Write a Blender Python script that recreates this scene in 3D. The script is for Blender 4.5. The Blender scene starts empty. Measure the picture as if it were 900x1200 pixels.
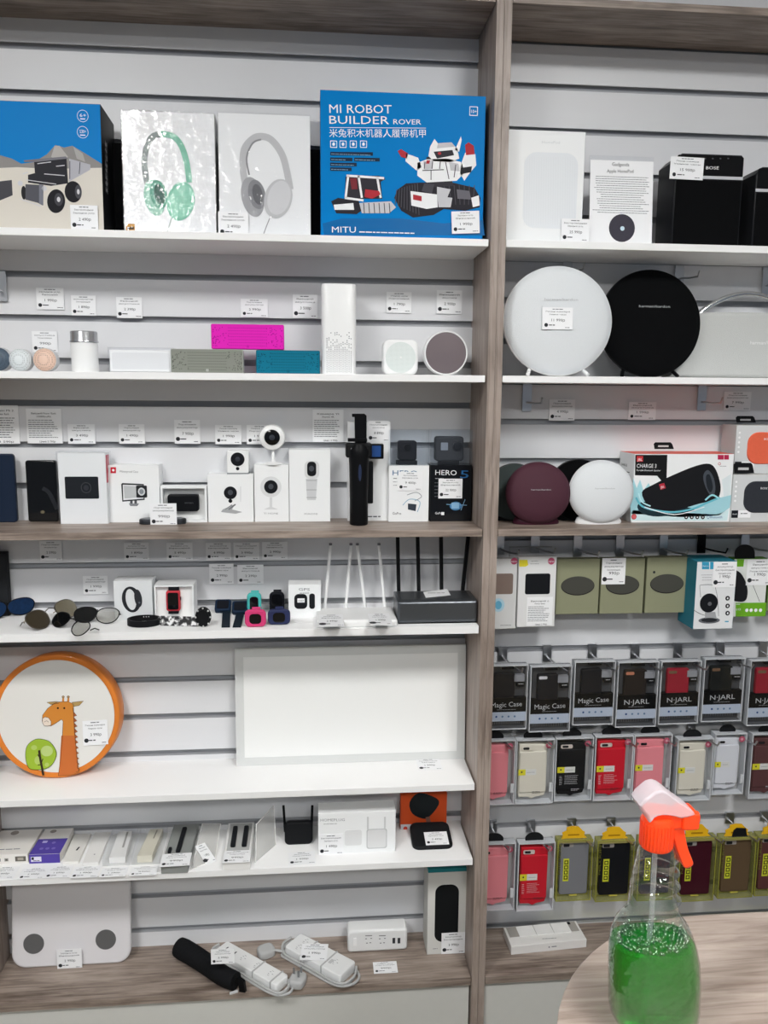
import bpy, math, random
from mathutils import Vector as V3, Matrix
R=random.Random(7)
PI=math.pi
SC=bpy.context.scene
COL=SC.collection
# ---------------------------------------------------------------- camera

CP=V3((-0.39766,-2.01389,-0.76945)); FOC=940.687
CR=V3((0.996071,-0.088246,0.007373))
CU=V3((0.005714,0.147144,0.989099))
CF=V3((0.088369,0.985171,-0.147070))
cam=bpy.data.cameras.new('camera'); camo=bpy.data.objects.new('camera',cam); COL.objects.link(camo)
cam.sensor_fit='VERTICAL'; cam.sensor_height=36; cam.sensor_width=27; cam.lens=FOC/1200*36; cam.clip_start=.02
camo.matrix_world=Matrix(((CR.x,CU.x,-CF.x,CP.x),(CR.y,CU.y,-CF.y,CP.y),(CR.z,CU.z,-CF.z,CP.z),(0,0,0,1)))
SC.camera=camo
SC.view_settings.view_transform='Standard'; SC.view_settings.look='None'
SC.view_settings.gamma=1; SC.view_settings.use_curve_mapping=False
SC.view_settings.exposure=0.0
WORLD_STR=0.25; LAMP_STR=50.0
w=bpy.data.worlds.new('room_ambient'); SC.world=w; w.use_nodes=True
w.node_tree.nodes['Background'].inputs[0].default_value=(.74,.85,1,1)
w.node_tree.nodes['Background'].inputs[1].default_value=WORLD_STR
LAMPS=[(-1.5,-2.12),(.55,-2.12),(-1.5,-4.0),(.55,-4.0)]
CEIL=.62

# ---------------------------------------------------------------- materials
MC={}
def M(name,rgb,rough=.5,metal=0,spec=.5,var=0,bump=0,scale=60,coat=0,emit=0,alpha=1,trans=0,ior=1.45):
    if name in MC: return MC[name]
    m=bpy.data.materials.new(name); MC[name]=m; m.use_nodes=True; nt=m.node_tree
    b=nt.nodes['Principled BSDF']; c=(*[max(0,x) for x in rgb],1)
    b.inputs['Base Color'].default_value=c; b.inputs['Roughness'].default_value=rough
    b.inputs['Metallic'].default_value=metal; b.inputs['Specular IOR Level'].default_value=spec
    b.inputs['IOR'].default_value=ior; b.inputs['Coat Weight'].default_value=coat; b.inputs['Coat Roughness'].default_value=.06
    b.inputs['Transmission Weight'].default_value=trans; b.inputs['Alpha'].default_value=alpha
    if emit: b.inputs['Emission Color'].default_value=c; b.inputs['Emission Strength'].default_value=emit
    tc=nt.nodes.new('ShaderNodeTexCoord')
    if var or bump:
        n=nt.nodes.new('ShaderNodeTexNoise'); n.inputs['Scale'].default_value=scale; n.inputs['Detail'].default_value=3
        nt.links.new(tc.outputs['Object'],n.inputs['Vector'])
        if var:
            x=nt.nodes.new('ShaderNodeMix'); x.data_type='RGBA'; x.inputs[6].default_value=tuple(k*(1-var) for k in c[:3])+(1,)
            x.inputs[7].default_value=tuple(min(1,k*(1+var)) for k in c[:3])+(1,)
            nt.links.new(n.outputs['Fac'],x.inputs[0]); nt.links.new(x.outputs[2],b.inputs['Base Color'])
        if bump:
            q=nt.nodes.new('ShaderNodeBump'); q.inputs['Strength'].default_value=bump; q.inputs['Distance'].default_value=.004
            nt.links.new(n.outputs['Fac'],q.inputs['Height']); nt.links.new(q.outputs[0],b.inputs['Normal'])
    return m
def s2l(h):
    h=[int(h[i:i+2],16)/255 for i in (0,2,4)]
    return tuple(x/12.92 if x<.04045 else ((x+.055)/1.055)**2.4 for x in h)
def C(hexv,rough=.5,**k):            # material straight from an sRGB colour
    n='paint_%s_%s'%(hexv,'_'.join([str(rough)]+['%s%s'%(a[:2],b) for a,b in sorted(k.items())]))
    k.setdefault('spec',.12 if sum(s2l(hexv))<1.6 else .4); return M(n,s2l(hexv),rough,**k)
def wood(name,axis,c1,c2,c3):
    m=bpy.data.materials.new(name); MC[name]=m; m.use_nodes=True; nt=m.node_tree; b=nt.nodes['Principled BSDF']
    tc=nt.nodes.new('ShaderNodeTexCoord'); mp=nt.nodes.new('ShaderNodeMapping')
    s=[75,75,75]; s[axis]=5
    mp.inputs['Scale'].default_value=s; nt.links.new(tc.outputs['Object'],mp.inputs['Vector'])
    n=nt.nodes.new('ShaderNodeTexNoise'); n.inputs['Scale'].default_value=1.0; n.inputs['Detail'].default_value=7; n.inputs['Roughness'].default_value=.62; n.inputs['Distortion'].default_value=.9
    nt.links.new(mp.outputs[0],n.inputs['Vector'])
    mp2=nt.nodes.new('ShaderNodeMapping'); s=[22,22,22]; s[axis]=6; mp2.inputs['Scale'].default_value=s; nt.links.new(tc.outputs['Object'],mp2.inputs['Vector'])
    n2=nt.nodes.new('ShaderNodeTexNoise'); n2.inputs['Scale'].default_value=1; n2.inputs['Detail'].default_value=4; nt.links.new(mp2.outputs[0],n2.inputs['Vector'])
    ad=nt.nodes.new('ShaderNodeMath'); ad.operation='MULTIPLY_ADD'; ad.inputs[1].default_value=.6; nt.links.new(n.outputs['Fac'],ad.inputs[0])
    mu=nt.nodes.new('ShaderNodeMath'); mu.operation='MULTIPLY'; mu.inputs[1].default_value=.4; nt.links.new(n2.outputs['Fac'],mu.inputs[0]); nt.links.new(mu.outputs[0],ad.inputs[2])
    r=nt.nodes.new('ShaderNodeValToRGB'); e=r.color_ramp.elements
    e[0].position=.36; e[0].color=(*s2l(c1),1); e[1].position=.64; e[1].color=(*s2l(c3),1); k=e.new(.5); k.color=(*s2l(c2),1)
    nt.links.new(ad.outputs[0],r.inputs[0]); nt.links.new(r.outputs[0],b.inputs['Base Color'])
    b.inputs['Roughness'].default_value=.42
    q=nt.nodes.new('ShaderNodeBump'); q.inputs['Strength'].default_value=.25; q.inputs['Distance'].default_value=.002
    nt.links.new(n.outputs['Fac'],q.inputs['Height']); nt.links.new(q.outputs[0],b.inputs['Normal'])
    return m
WOODX=wood('grey_oak_along_x',0,'5f5249','8f8177','ac9e93')
WOODZ=wood('grey_oak_along_z',2,'786a61','9c8e85','b0a298')
def film(name,rgb=(.95,.97,1),gloss=.12,rough=.05,tint=0,bump=0,scale=30,edge=.6,pw=4):   # thin clear plastic: mostly see-through, glossy
    m=bpy.data.materials.new(name); m.use_nodes=True; nt=m.node_tree; nt.nodes.remove(nt.nodes['Principled BSDF'])
    o=nt.nodes['Material Output']; t=nt.nodes.new('ShaderNodeBsdfTransparent'); t.inputs[0].default_value=(*rgb,1)
    g=nt.nodes.new('ShaderNodeBsdfGlossy'); g.inputs['Roughness'].default_value=rough
    f0=nt.nodes.new('ShaderNodeLayerWeight'); f1=nt.nodes.new('ShaderNodeMath'); f1.operation='POWER'; f1.inputs[1].default_value=pw; f=nt.nodes.new('ShaderNodeMath'); f.operation='MULTIPLY_ADD'; f.inputs[1].default_value=edge; f.inputs[2].default_value=.035
    nt.links.new(f0.outputs['Facing'],f1.inputs[0]); nt.links.new(f1.outputs[0],f.inputs[0])
    a=nt.nodes.new('ShaderNodeMath'); a.operation='ADD'; a.inputs[1].default_value=gloss; a.use_clamp=True
    x=nt.nodes.new('ShaderNodeMixShader'); L=nt.links.new
    L(f.outputs[0],a.inputs[0]); L(a.outputs[0],x.inputs[0]); L(t.outputs[0],x.inputs[1]); L(g.outputs[0],x.inputs[2])
    if tint:
        d=nt.nodes.new('ShaderNodeBsdfDiffuse'); d.inputs[0].default_value=(*rgb,1); y=nt.nodes.new('ShaderNodeMixShader'); y.inputs[0].default_value=tint
        L(x.outputs[0],y.inputs[1]); L(d.outputs[0],y.inputs[2]); L(y.outputs[0],o.inputs[0])
    else: L(x.outputs[0],o.inputs[0])
    if bump:
        tc=nt.nodes.new('ShaderNodeTexCoord'); n=nt.nodes.new('ShaderNodeTexNoise'); n.inputs['Scale'].default_value=scale; L(tc.outputs['Object'],n.inputs[0])
        q=nt.nodes.new('ShaderNodeBump'); q.inputs['Strength'].default_value=bump; q.inputs['Distance'].default_value=.003; L(n.outputs[0],q.inputs['Height']); L(q.outputs[0],g.inputs['Normal'])
    return m
CLEAR=film('clear_plastic',(.985,.99,1),.012); WRAP=film('shrink_wrap',(.99,.99,1),gloss=.015,rough=.12,bump=1,scale=40); YCLEAR=film('yellow_clear_plastic',(.62,.62,.28),.03,.1,.25)
def dots(name,c1,c2,sc,thr=.3,metal=0,rough=.5):
    m=bpy.data.materials.new(name); MC[name]=m; m.use_nodes=True; nt=m.node_tree; b=nt.nodes['Principled BSDF']; L=nt.links.new
    tc=nt.nodes.new('ShaderNodeTexCoord'); v=nt.nodes.new('ShaderNodeTexVoronoi'); v.inputs['Scale'].default_value=sc; v.inputs['Randomness'].default_value=0 if thr>0 else .3
    L(tc.outputs['Object'],v.inputs['Vector']); r=nt.nodes.new('ShaderNodeValToRGB'); e=r.color_ramp.elements
    e[0].position=abs(thr); e[0].color=(*s2l(c2),1); e[1].position=abs(thr)+.12; e[1].color=(*s2l(c1),1)
    L(v.outputs['Distance'],r.inputs[0]); L(r.outputs[0],b.inputs['Base Color']); b.inputs['Metallic'].default_value=metal; b.inputs['Roughness'].default_value=rough
    return m
WHITE=M('white_laminate',s2l('f4f4f4'),.35,var=.015,scale=8); SLAT=M('white_slatwall',s2l('dedfe2'),.4,var=.03,bump=.02,scale=6)
CARD=C('f1f3f4',.45,coat=.15); WPL=C('f2f3f3',.3,coat=.2); BPL=C('0d0e10',.35); BLK=C('08090b',.5); INK=C('303236',.6)
PAPER=C('f3f4f6',.5); CHROME=M('chrome',(.75,.76,.78),.18,1); STEEL=M('steel',(.55,.56,.58),.3,1)

# ---------------------------------------------------------------- geometry helpers
def ray(x,y): return CF*FOC+CR*(x-450)+CU*(600-y)
def at(x,y,Y):
    d=ray(x,y); return CP+d*((Y-CP.y)/d.y)
def onz(x,y,Z):
    d=ray(x,y); return CP+d*((Z-CP.z)/d.z)
X_=V3((1,0,0)); Y_=V3((0,1,0)); Z_=V3((0,0,1))
class PL:                       # a plane in the room: origin, u, v, normal
    def __init__(s,o,u=X_,v=Z_): s.o=V3(o); s.u=V3(u).normalized(); s.v=V3(v).normalized(); s.n=s.u.cross(s.v)
    def w(s,a,b,h=0): return s.o+s.u*a+s.v*b+s.n*h
    def p(s,x,y):
        d=ray(x,y); t=(s.o-CP).dot(s.n)/d.dot(s.n); q=CP+d*t-s.o; return (q.dot(s.u),q.dot(s.v))
    def P(s,pts): return [s.p(x,y) for x,y in pts]
def rr(a0,b0,a1,b1,r,n=5):
    o=[]
    for cx,cy,t in ((a1-r,b1-r,0),(a0+r,b1-r,90),(a0+r,b0+r,180),(a1-r,b0+r,270)):
        for k in range(n+1):
            q=math.radians(t+90*k/n); o.append((cx+r*math.cos(q),cy+r*math.sin(q)))
    return o
def rect(a0,b0,a1,b1): return [(a0,b0),(a1,b0),(a1,b1),(a0,b1)]
def ell(ca,cb,ra,rb=None,n=32,rot=0):
    rb=ra if rb is None else rb; c,s=math.cos(rot),math.sin(rot)
    return [(ca+ra*math.cos(t)*c-rb*math.sin(t)*s,cb+ra*math.cos(t)*s+rb*math.sin(t)*c) for t in [2*PI*k/n for k in range(n)]]
def cr(pts,k=5,closed=False):     # catmull-rom through 2-D or 3-D points
    P=[V3(p) if len(p)==3 else V3((p[0],p[1],0)) for p in pts]; n=len(P); d=len(pts[0]); o=[]
    for i in range(n if closed else n-1):
        g=(lambda j:P[j%n]) if closed else (lambda j:P[max(0,min(n-1,j))])
        a,b,c,e=g(i-1),g(i),g(i+1),g(i+2)
        for j in range(k):
            t=j/k; q=.5*((2*b)+(c-a)*t+(2*a-5*b+4*c-e)*t*t+(3*b-a-3*c+e)*t**3); o.append(q)
    if not closed: o.append(P[-1])
    return [tuple(q)[:d] for q in o]
GC={}
def glyphs(s):
    if s in GC: return GC[s]
    c=bpy.data.curves.new('t','FONT'); c.body=s; c.resolution_u=2; c.size=1; c.fill_mode='FRONT'
    o=bpy.data.objects.new('t',c); COL.objects.link(o); dg=bpy.context.evaluated_depsgraph_get()
    me=bpy.data.meshes.new_from_object(o.evaluated_get(dg)); vs=[(v.co.x,v.co.y) for v in me.vertices]; fs=[tuple(p.vertices) for p in me.polygons]
    bpy.data.objects.remove(o); bpy.data.curves.remove(c); bpy.data.meshes.remove(me)
    xs=[v[0] for v in vs] or [0,1]; x0=min(xs); vs=[(x-x0,y) for x,y in vs]; GC[s]=(vs,fs,max(xs)-x0); return GC[s]
class MB:
    def __init__(s): s.v=[];s.f=[];s.m=[];s.s=[];s.mats=[]
    def mi(s,m):
        if m not in s.mats: s.mats.append(m)
        return s.mats.index(m)
    def add(s,vs,fs,mat,sm=False):
        b=len(s.v); s.v+=[V3(v) for v in vs]; i=s.mi(mat)
        for f in fs: s.f.append([b+k for k in f]); s.m.append(i); s.s.append(sm)
        return s
    def poly(s,pl,pts,h,mat):
        A=sum(pts[i-1][0]*pts[i][1]-pts[i][0]*pts[i-1][1] for i in range(len(pts)))
        if A<0: pts=pts[::-1]
        return s.add([pl.w(a,b,h) for a,b in pts],[range(len(pts))],mat)
    def slab(s,pl,pts,h0,h1,mat,side=None,bev=0,seg=3,bevb=0):
        side=side or mat; A=sum(pts[i-1][0]*pts[i][1]-pts[i][0]*pts[i-1][1] for i in range(len(pts)))
        if A<0: pts=pts[::-1]
        n=len(pts); xs=[p[0] for p in pts]; ys=[p[1] for p in pts]; cx=(min(xs)+max(xs))/2; cy=(min(ys)+max(ys))/2; W=max(xs)-min(xs); H=max(ys)-min(ys)
        def ins(d): return [(cx+(a-cx)*max(0,(W-2*d))/W,cy+(b-cy)*max(0,(H-2*d))/H) for a,b in pts]
        rings=[]
        if bevb:
            for k in range(seg): t=PI/2*(1-k/seg); rings.append((h0+bevb*(1-math.sin(t)),ins(bevb*(1-math.cos(t)))))
            rings.append((h0+bevb,pts))
        else: rings.append((h0,pts))
        if bev:
            for k in range(seg+1): t=PI/2*k/seg; rings.append((h1-bev+bev*math.sin(t),ins(bev*(1-math.cos(t)))))
        else: rings.append((h1,pts))
        vs=[pl.w(a,b,h) for h,r in rings for a,b in r]; fs=[]
        for k in range(len(rings)-1):
            for i in range(n): j=(i+1)%n; fs.append((k*n+i,k*n+j,(k+1)*n+j,(k+1)*n+i))
        s.add(vs,fs,side,True); L=(len(rings)-1)*n
        s.add(vs[L:],[range(n)],mat); s.add(vs[:n],[range(n-1,-1,-1)],side); return s
    def box(s,x0,x1,y0,y1,z0,z1,mat,bev=0):
        return s.slab(PL((0,y1,0)),rect(x0,z0,x1,z1),0,y1-y0,mat,bev=bev)
    def ring(s,pl,po,pi,h0,h1,mat):       # frame: outer and inner outlines of equal length
        n=len(po); vs=[pl.w(a,b,h) for h in (h0,h1) for P in (po,pi) for a,b in P]; fs=[]
        for i in range(n):
            j=(i+1)%n; fs+=[(2*n+i,2*n+j,3*n+j,3*n+i),(i,j,2*n+j,2*n+i),(n+j,n+i,3*n+i,3*n+j),(j,i,n+i,n+j)]
        return s.add(vs,fs,mat)
    def lathe(s,pl,a,b,prof,mat,n=36,sx=1,sy=1):
        vs=[pl.w(a+r*sx*math.cos(2*PI*k/n),b+r*sy*math.sin(2*PI*k/n),h) for r,h in prof for k in range(n)]; fs=[]
        for q in range(len(prof)-1):
            for i in range(n): j=(i+1)%n; fs.append((q*n+i,q*n+j,(q+1)*n+j,(q+1)*n+i))
        s.add(vs,fs,mat,True)
        if prof[0][0]>1e-6: s.add(vs[:n],[range(n-1,-1,-1)],mat)
        if prof[-1][0]>1e-6: s.add(vs[-n:],[range(n)],mat)
        return s
    def tube(s,pts,r,mat,n=8,closed=False,flat=1,up=None):
        P=[V3(p) for p in pts]; N=len(P); rs=r if isinstance(r,(list,tuple)) else [r]*N; vs=[]; nrm=None
        for i in range(N):
            t=((P[(i+1)%N]-P[i-1]) if closed else (P[min(N-1,i+1)]-P[max(0,i-1)])).normalized()
            if nrm is None or up is not None:
                nrm=V3(up) if up is not None else (Z_ if abs(t.z)<.9 else X_)
            nrm=(nrm-t*nrm.dot(t)).normalized(); bn=t.cross(nrm)
            for k in range(n):
                q=2*PI*(k+.5)/n; vs.append(P[i]+(nrm*math.cos(q)*flat+bn*math.sin(q))*rs[i])
        fs=[]
        for i in range(N if closed else N-1):
            i2=(i+1)%N
            for k in range(n): j=(k+1)%n; fs.append((i*n+k,i2*n+k,i2*n+j,i*n+j))
        s.add(vs,[f[::-1] for f in fs],mat,n>4)
        if not closed: s.add(vs[:n],[range(n)],mat); s.add(vs[-n:],[range(n-1,-1,-1)],mat)
        return s
    def blob(s,c,rx,ry,rz,mat,n=28,m=16,e=1.0):
        c=V3(c); vs=[]; fs=[]
        pw=lambda x:math.copysign(abs(x)**e,x)
        for i in range(m+1):
            t=PI*i/m-PI/2
            for k in range(n):
                q=2*PI*k/n; vs.append(c+V3((rx*pw(math.cos(t))*pw(math.cos(q)),ry*pw(math.cos(t))*pw(math.sin(q)),rz*pw(math.sin(t)))))
        for i in range(m):
            for k in range(n): j=(k+1)%n; fs.append((i*n+k,i*n+j,(i+1)*n+j,(i+1)*n+k))
        return s.add(vs,fs,mat,True)
    def txt(s,pl,t,p0,p1,cap,mat,h=.0004,sp=None):   # text along the baseline p0->p1 (plane coords), capital height cap
        vs,fs,W=glyphs(t); d=V3((p1[0]-p0[0],p1[1]-p0[1],0)); L=d.length or 1e-4; d.normalize(); n=V3((-d.y,d.x,0)); sx=L/max(W,.01); sy=cap/.70
        return s.add([pl.w(p0[0]+d.x*x*sx+n.x*y*sy,p0[1]+d.y*x*sx+n.y*y*sy,h) for x,y in vs],fs,mat)
    def txp(s,pl,t,x0,y0,x1,y1,cap,mat,h=.0004):     # the same, read off the photograph in pixels
        p0,p1=pl.p(x0,y0),pl.p(x1,y1); q=pl.p(x0,y0-cap); return s.txt(pl,t,p0,p1,abs(q[1]-p0[1]),mat,h)
    def greek(s,pl,a0,a1,b,th,mat,h=.0004,seed=1,c=True): # a line of type too small to read
        q=random.Random(seed*7919+int(abs(b)*1e5)); L=a1-a0; k=q.uniform(.7,1); x=a0+(L*(1-k)/2 if c else 0); e=x+L*k
        while x<e-th:
            wd=min(e-x,th*q.uniform(2.5,7)); s.poly(pl,rect(x,b,x+wd,b+th),h,mat); x+=wd+th*.8
        return s
    def build(s,name,parent=None,org=None,label=None,cat=None,group=None,kind=None,rot=None):
        if org is None:
            if parent is not None: org=parent['o']
            else:
                lo=[min(v[i] for v in s.v) for i in range(3)]; hi=[max(v[i] for v in s.v) for i in range(3)]; org=((lo[0]+hi[0])/2,(lo[1]+hi[1])/2,lo[2])
        org=V3(org); me=bpy.data.meshes.new(name); me.from_pydata([tuple(v-org) for v in s.v],[],s.f)
        for m in s.mats: me.materials.append(m)
        me.polygons.foreach_set('material_index',s.m); me.polygons.foreach_set('use_smooth',s.s); me.update()
        me.set_sharp_from_angle(angle=math.radians(40))
        o=bpy.data.objects.new(name,me); COL.objects.link(o)
        po=V3(OR[parent.name]) if parent is not None else V3((0,0,0)); o.location=org-po; o.parent=parent; OR[o.name]=org
        if rot: o.rotation_euler=rot
        tag(o,label,cat,group,kind); return o
OR={}
def tag(o,label=None,cat=None,group=None,kind=None):
    if label: o['label']=label
    if cat: o['category']=cat
    if group: o['group']=group
    if kind: o['kind']=kind
def thing(name,label,cat,loc,group=None):
    o=bpy.data.objects.new(name,None); COL.objects.link(o); o.location=loc; o.empty_display_size=.02; OR[o.name]=V3(loc); tag(o,label,cat,group); return o
_b=MB.build
def build(s,name,parent=None,org=None,**k):
    if parent is not None and org is None: org=OR[parent.name]
    return _b(s,name,parent,org,**k)
MB.build=build

# ---------------------------------------------------------------- room and shelving
D=.1856; XL=-1.2039; XD=.0341; XR=1.26
Z1,Z2,Z3,Z4,Z5,Z6,Z7=-.4300,-.7289,-1.0854,-1.3190,-1.7210,-1.9205,-2.2486
FLOOR=-2.42
MB().box(-3.2,3.2,.02,.08,FLOOR,CEIL,C('dcdde0',.6,var=.02)).build('wall_back',kind='structure')
MB().box(-3.2,3.2,-7,.1,FLOOR-.05,FLOOR,C('72664f',.4,var=.1)).build('floor',kind='structure')
MB().box(-3.2,3.2,-7,.1,CEIL,CEIL+.05,C('e6e6e6',.7,var=.02)).build('ceiling',kind='structure')
LE=M('lamp_diffuser',(1,.995,.975),emit=LAMP_STR)
for k,(x,y) in enumerate(LAMPS):
    t=thing('ceiling_light','square white ceiling light panel set in the ceiling in front of the shelves','ceiling light',(x,y,CEIL-.02),'ceiling light panels')
    pl=PL((x,y,CEIL-.02),X_,-Y_)
    MB().ring(pl,rect(-.3,-.3,.3,.3),rect(-.28,-.28,.28,.28),-.0195,.004,WPL).build('frame',t)
    MB().slab(pl,rect(-.28,-.28,.28,.28),-.012,0,LE).build('diffuser',t)
def slatwall(x0,x1,off,label,z0=Z7-.02):
    m=MB(); top=.11; g=.0074; pts=[]
    zs=[off-.1*k for k in range(-1,24) if z0+.01<off-.1*k<top-.01]
    cur=top; prof=[(0,top)]
    for z in zs: prof+=[(0,z+g),(.004,z+g),(.004,z+g+.003),(.015,z+g+.003),(.015,z-g),(0,z-g)]
    prof+=[(0,z0)]
    vs=[(x,y,z) for x in (x0,x1) for y,z in prof]; n=len(prof)
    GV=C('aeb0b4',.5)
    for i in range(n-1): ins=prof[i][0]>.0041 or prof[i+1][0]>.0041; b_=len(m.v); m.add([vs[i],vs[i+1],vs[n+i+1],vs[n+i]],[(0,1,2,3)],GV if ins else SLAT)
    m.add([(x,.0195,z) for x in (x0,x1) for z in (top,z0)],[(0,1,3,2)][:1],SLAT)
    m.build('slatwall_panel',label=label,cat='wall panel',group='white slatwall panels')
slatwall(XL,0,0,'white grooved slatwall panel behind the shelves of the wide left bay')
slatwall(XD,XR,-.0398,'white grooved slatwall panel behind the shelves and hooks of the right bay')
for x0,x1,l in ((XL-.017,XL,'grey oak upright panel at the far left edge of the shelving'),(0,.01685,'grey oak upright panel closing the left bay, left half of the central divider'),(.01725,XD,'grey oak upright panel opening the right bay, right half of the central divider'),(XR,XR+.017,'grey oak upright panel at the far right end of the shelving')):
    MB().box(x0,x1,-.1885,.0195,FLOOR,.16 if 0<=x0<1 else .16,WOODZ,bev=.0006).build('upright_panel',label=l,cat='shelf upright',group='grey oak uprights')
def shelf(x0,x1,zt,th,mat,label,g,front=D):
    MB().box(x0+.0015,x1-.0015,-front,-.0003,zt-th,zt,mat,bev=.0008).build('shelf',label=label,cat='shelf',group=g)
LW='white shelves of the left bay'
shelf(XL,-.003,Z1,.0156,WHITE,'white shelf in the left bay, topmost, under the blue robot kit box',LW)
shelf(XL,-.003,Z2,.0156,WHITE,'white shelf in the left bay under the row of bluetooth speakers',LW)
shelf(XL,0,Z3,.0165,WOODX,'grey oak shelf in the left bay under the action cameras','grey oak boards')
shelf(XL,-.003,Z4,.0185,WHITE,'white shelf in the left bay under the sunglasses and routers',LW)
shelf(XL,-.003,Z5,.0160,WHITE,'white shelf in the left bay under the giraffe ceiling lamp',LW)
shelf(XL,-.003,Z6,.0160,WHITE,'white shelf in the left bay, lowest white one, under small flat boxes',LW)
shelf(XL,0,Z7,.0210,WOODX,'grey oak bottom counter board in the left bay under the power strips','grey oak boards')
shelf(XL,0,.0739,.016,WOODX,'grey oak top board of the left bay','grey oak boards')
shelf(XD,XR,Z1,.0160,WHITE,'white shelf in the right bay, upper one, under the boxed white speaker','white shelves of the right bay')
shelf(XD,XR,Z2,.0156,WHITE,'white shelf in the right bay, lower one, under the large round speakers','white shelves of the right bay')
shelf(XD,XR,Z3,.0165,WOODX,'grey oak shelf in the right bay under the portable speaker boxes','grey oak boards')
shelf(XD,XR,Z7,.0210,WOODX,'grey oak bottom board in the right bay under the white keyboard box','grey oak boards')
shelf(XD,XR,.0739,.016,WOODX,'grey oak top board of the right bay','grey oak boards')
for x0,x1,l in ((XL,-.004,'white plinth panel below the bottom board of the left bay'),(XD,XR,'white plinth panel below the bottom board of the right bay')):
    MB().box(x0,x1,-.176,-.16,FLOOR,Z7-.0212,C('cfcfca',.4,var=.02)).build('plinth_panel',label=l,cat='panel')
# ---------------------------------------------------------------- printing and carton helpers
def pp(m,F,pts,mat,h=.0004): m.poly(F,F.P(pts),h,mat)
def mpp(F,x,y): a=F.p(x,y); b=F.p(x+10,y); return math.hypot(b[0]-a[0],b[1]-a[1])/10   # metres per pixel
def el(m,F,x,y,rx,ry,mat,h=.0004,rot=0,n=28):
    a,b=F.p(x,y); k=mpp(F,x,y); m.poly(F,ell(a,b,rx*k,ry*k,n,-rot),h,mat)
def eln(m,F,x,y,rx,ry,wd,mat,h=.0005):
    a,b=F.p(x,y); k=mpp(F,x,y); o=ell(a,b,rx*k,ry*k); i=ell(a,b,(rx-wd)*k,(ry-wd)*k); n=len(o)
    m.add([F.w(p,q,h) for p,q in o+i],[(j,(j+1)%n,n+(j+1)%n,n+j) for j in range(n)],mat)
def st(m,F,pts,wd,mat,h=.0005,k=4,closed=False):      # a drawn line of the given pixel width
    P=F.P(pts); s=mpp(F,*pts[0])*wd/2
    if k: P=cr(P,k,closed)
    n=len(P); L=[];Q=[]
    for i in range(n):
        a=P[(i-1)%n] if closed else P[max(0,i-1)]; b=P[(i+1)%n] if closed else P[min(n-1,i+1)]; dx,dy=b[0]-a[0],b[1]-a[1]; l=math.hypot(dx,dy) or 1
        L.append((P[i][0]-dy/l*s,P[i][1]+dx/l*s)); Q.append((P[i][0]+dy/l*s,P[i][1]-dx/l*s))
    m.add([F.w(a,b,h) for a,b in L+Q],[(n+i,n+(i+1)%n,(i+1)%n,i) for i in range(n if closed else n-1)],mat)
def rp(F,x0,y0,x1,y1,r=0,n=4):   # pixel box -> upright (rounded) rectangle in plane coords
    a,b=F.p(x0,y1),F.p(x1,y0); A=(min(a[0],b[0]),min(a[1],b[1]),max(a[0],b[0]),max(a[1],b[1]))
    return rr(*A,r,n) if r else rect(*A)
def FPx(x,yb,Z): return onz(x,yb,Z).y
def carton(x0,x1,yt,yb,Z,dep,mat,Y=None,side=None,bev=.0008,m=None,tilt=0):
    xm=(x0+x1)/2
    if Y is None: Y=FPx(xm,yb,Z)
    t=math.radians(tilt); Z=Z+dep*math.sin(t); F=PL((0,Y,Z),X_,(0,math.sin(t),math.cos(t))); ym=(yt+yb)/2
    a0=F.p(x0,ym)[0]; a1=F.p(x1,ym)[0]; h=F.p(xm,yt)[1]; m=m or MB(); F.r=(a0,0,a1,h); F.Y=Y
    m.slab(F,rect(a0,0,a1,h),-dep,0,mat,side=side,bev=bev,seg=2); return m,F
def sideR(F): return PL((F.r[2]+.0002,F.Y,F.o.z),Y_,Z_)
def sideL(F): return PL((F.r[0]-.0002,F.Y,F.o.z),-Y_,Z_)
def bill(m,F,r,price,seed,lines=2,h=.0006,logo=True):   # the printing of a shop price card, in plane coords
    a0,b0,a1,b1=r; W=a1-a0; H=b1-b0; g=C('55585e',.6)
    m.greek(F,a0+W*.3,a1-W*.3,b0+H*.90,H*.035,C('777a80',.6),h,seed)
    words=['Портативная','акустика','Беспроводная','Умные часы','Внешний','аккумулятор','Экшн-камера','Зарядное устр.']
    for i in range(lines):
        y=b0+H*(.78-.13*i); k=(W*.16,W*.10,W*.22)[(seed+i)%3]
        m.txt(F,words[(seed*3+i*5)%8],(a0+k,y),(a1-k,y),H*.062,g,h)
    if price: m.txt(F,price,(a0+W*.30,b0+H*.37),(a1-W*.26,b0+H*.37),H*.115,INK,h)
    if logo:
        m.poly(F,ell(a0+W*.13,b0+H*.2,H*.088,n=14),h,INK); m.greek(F,a0+W*.22,a0+W*.5,b0+H*.18,H*.04,INK,h,seed+3,False)
        m.greek(F,a1-W*.25,a1-W*.04,b0+H*.08,H*.025,g,h,seed+5,False)
PC='white price cards'
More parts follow.
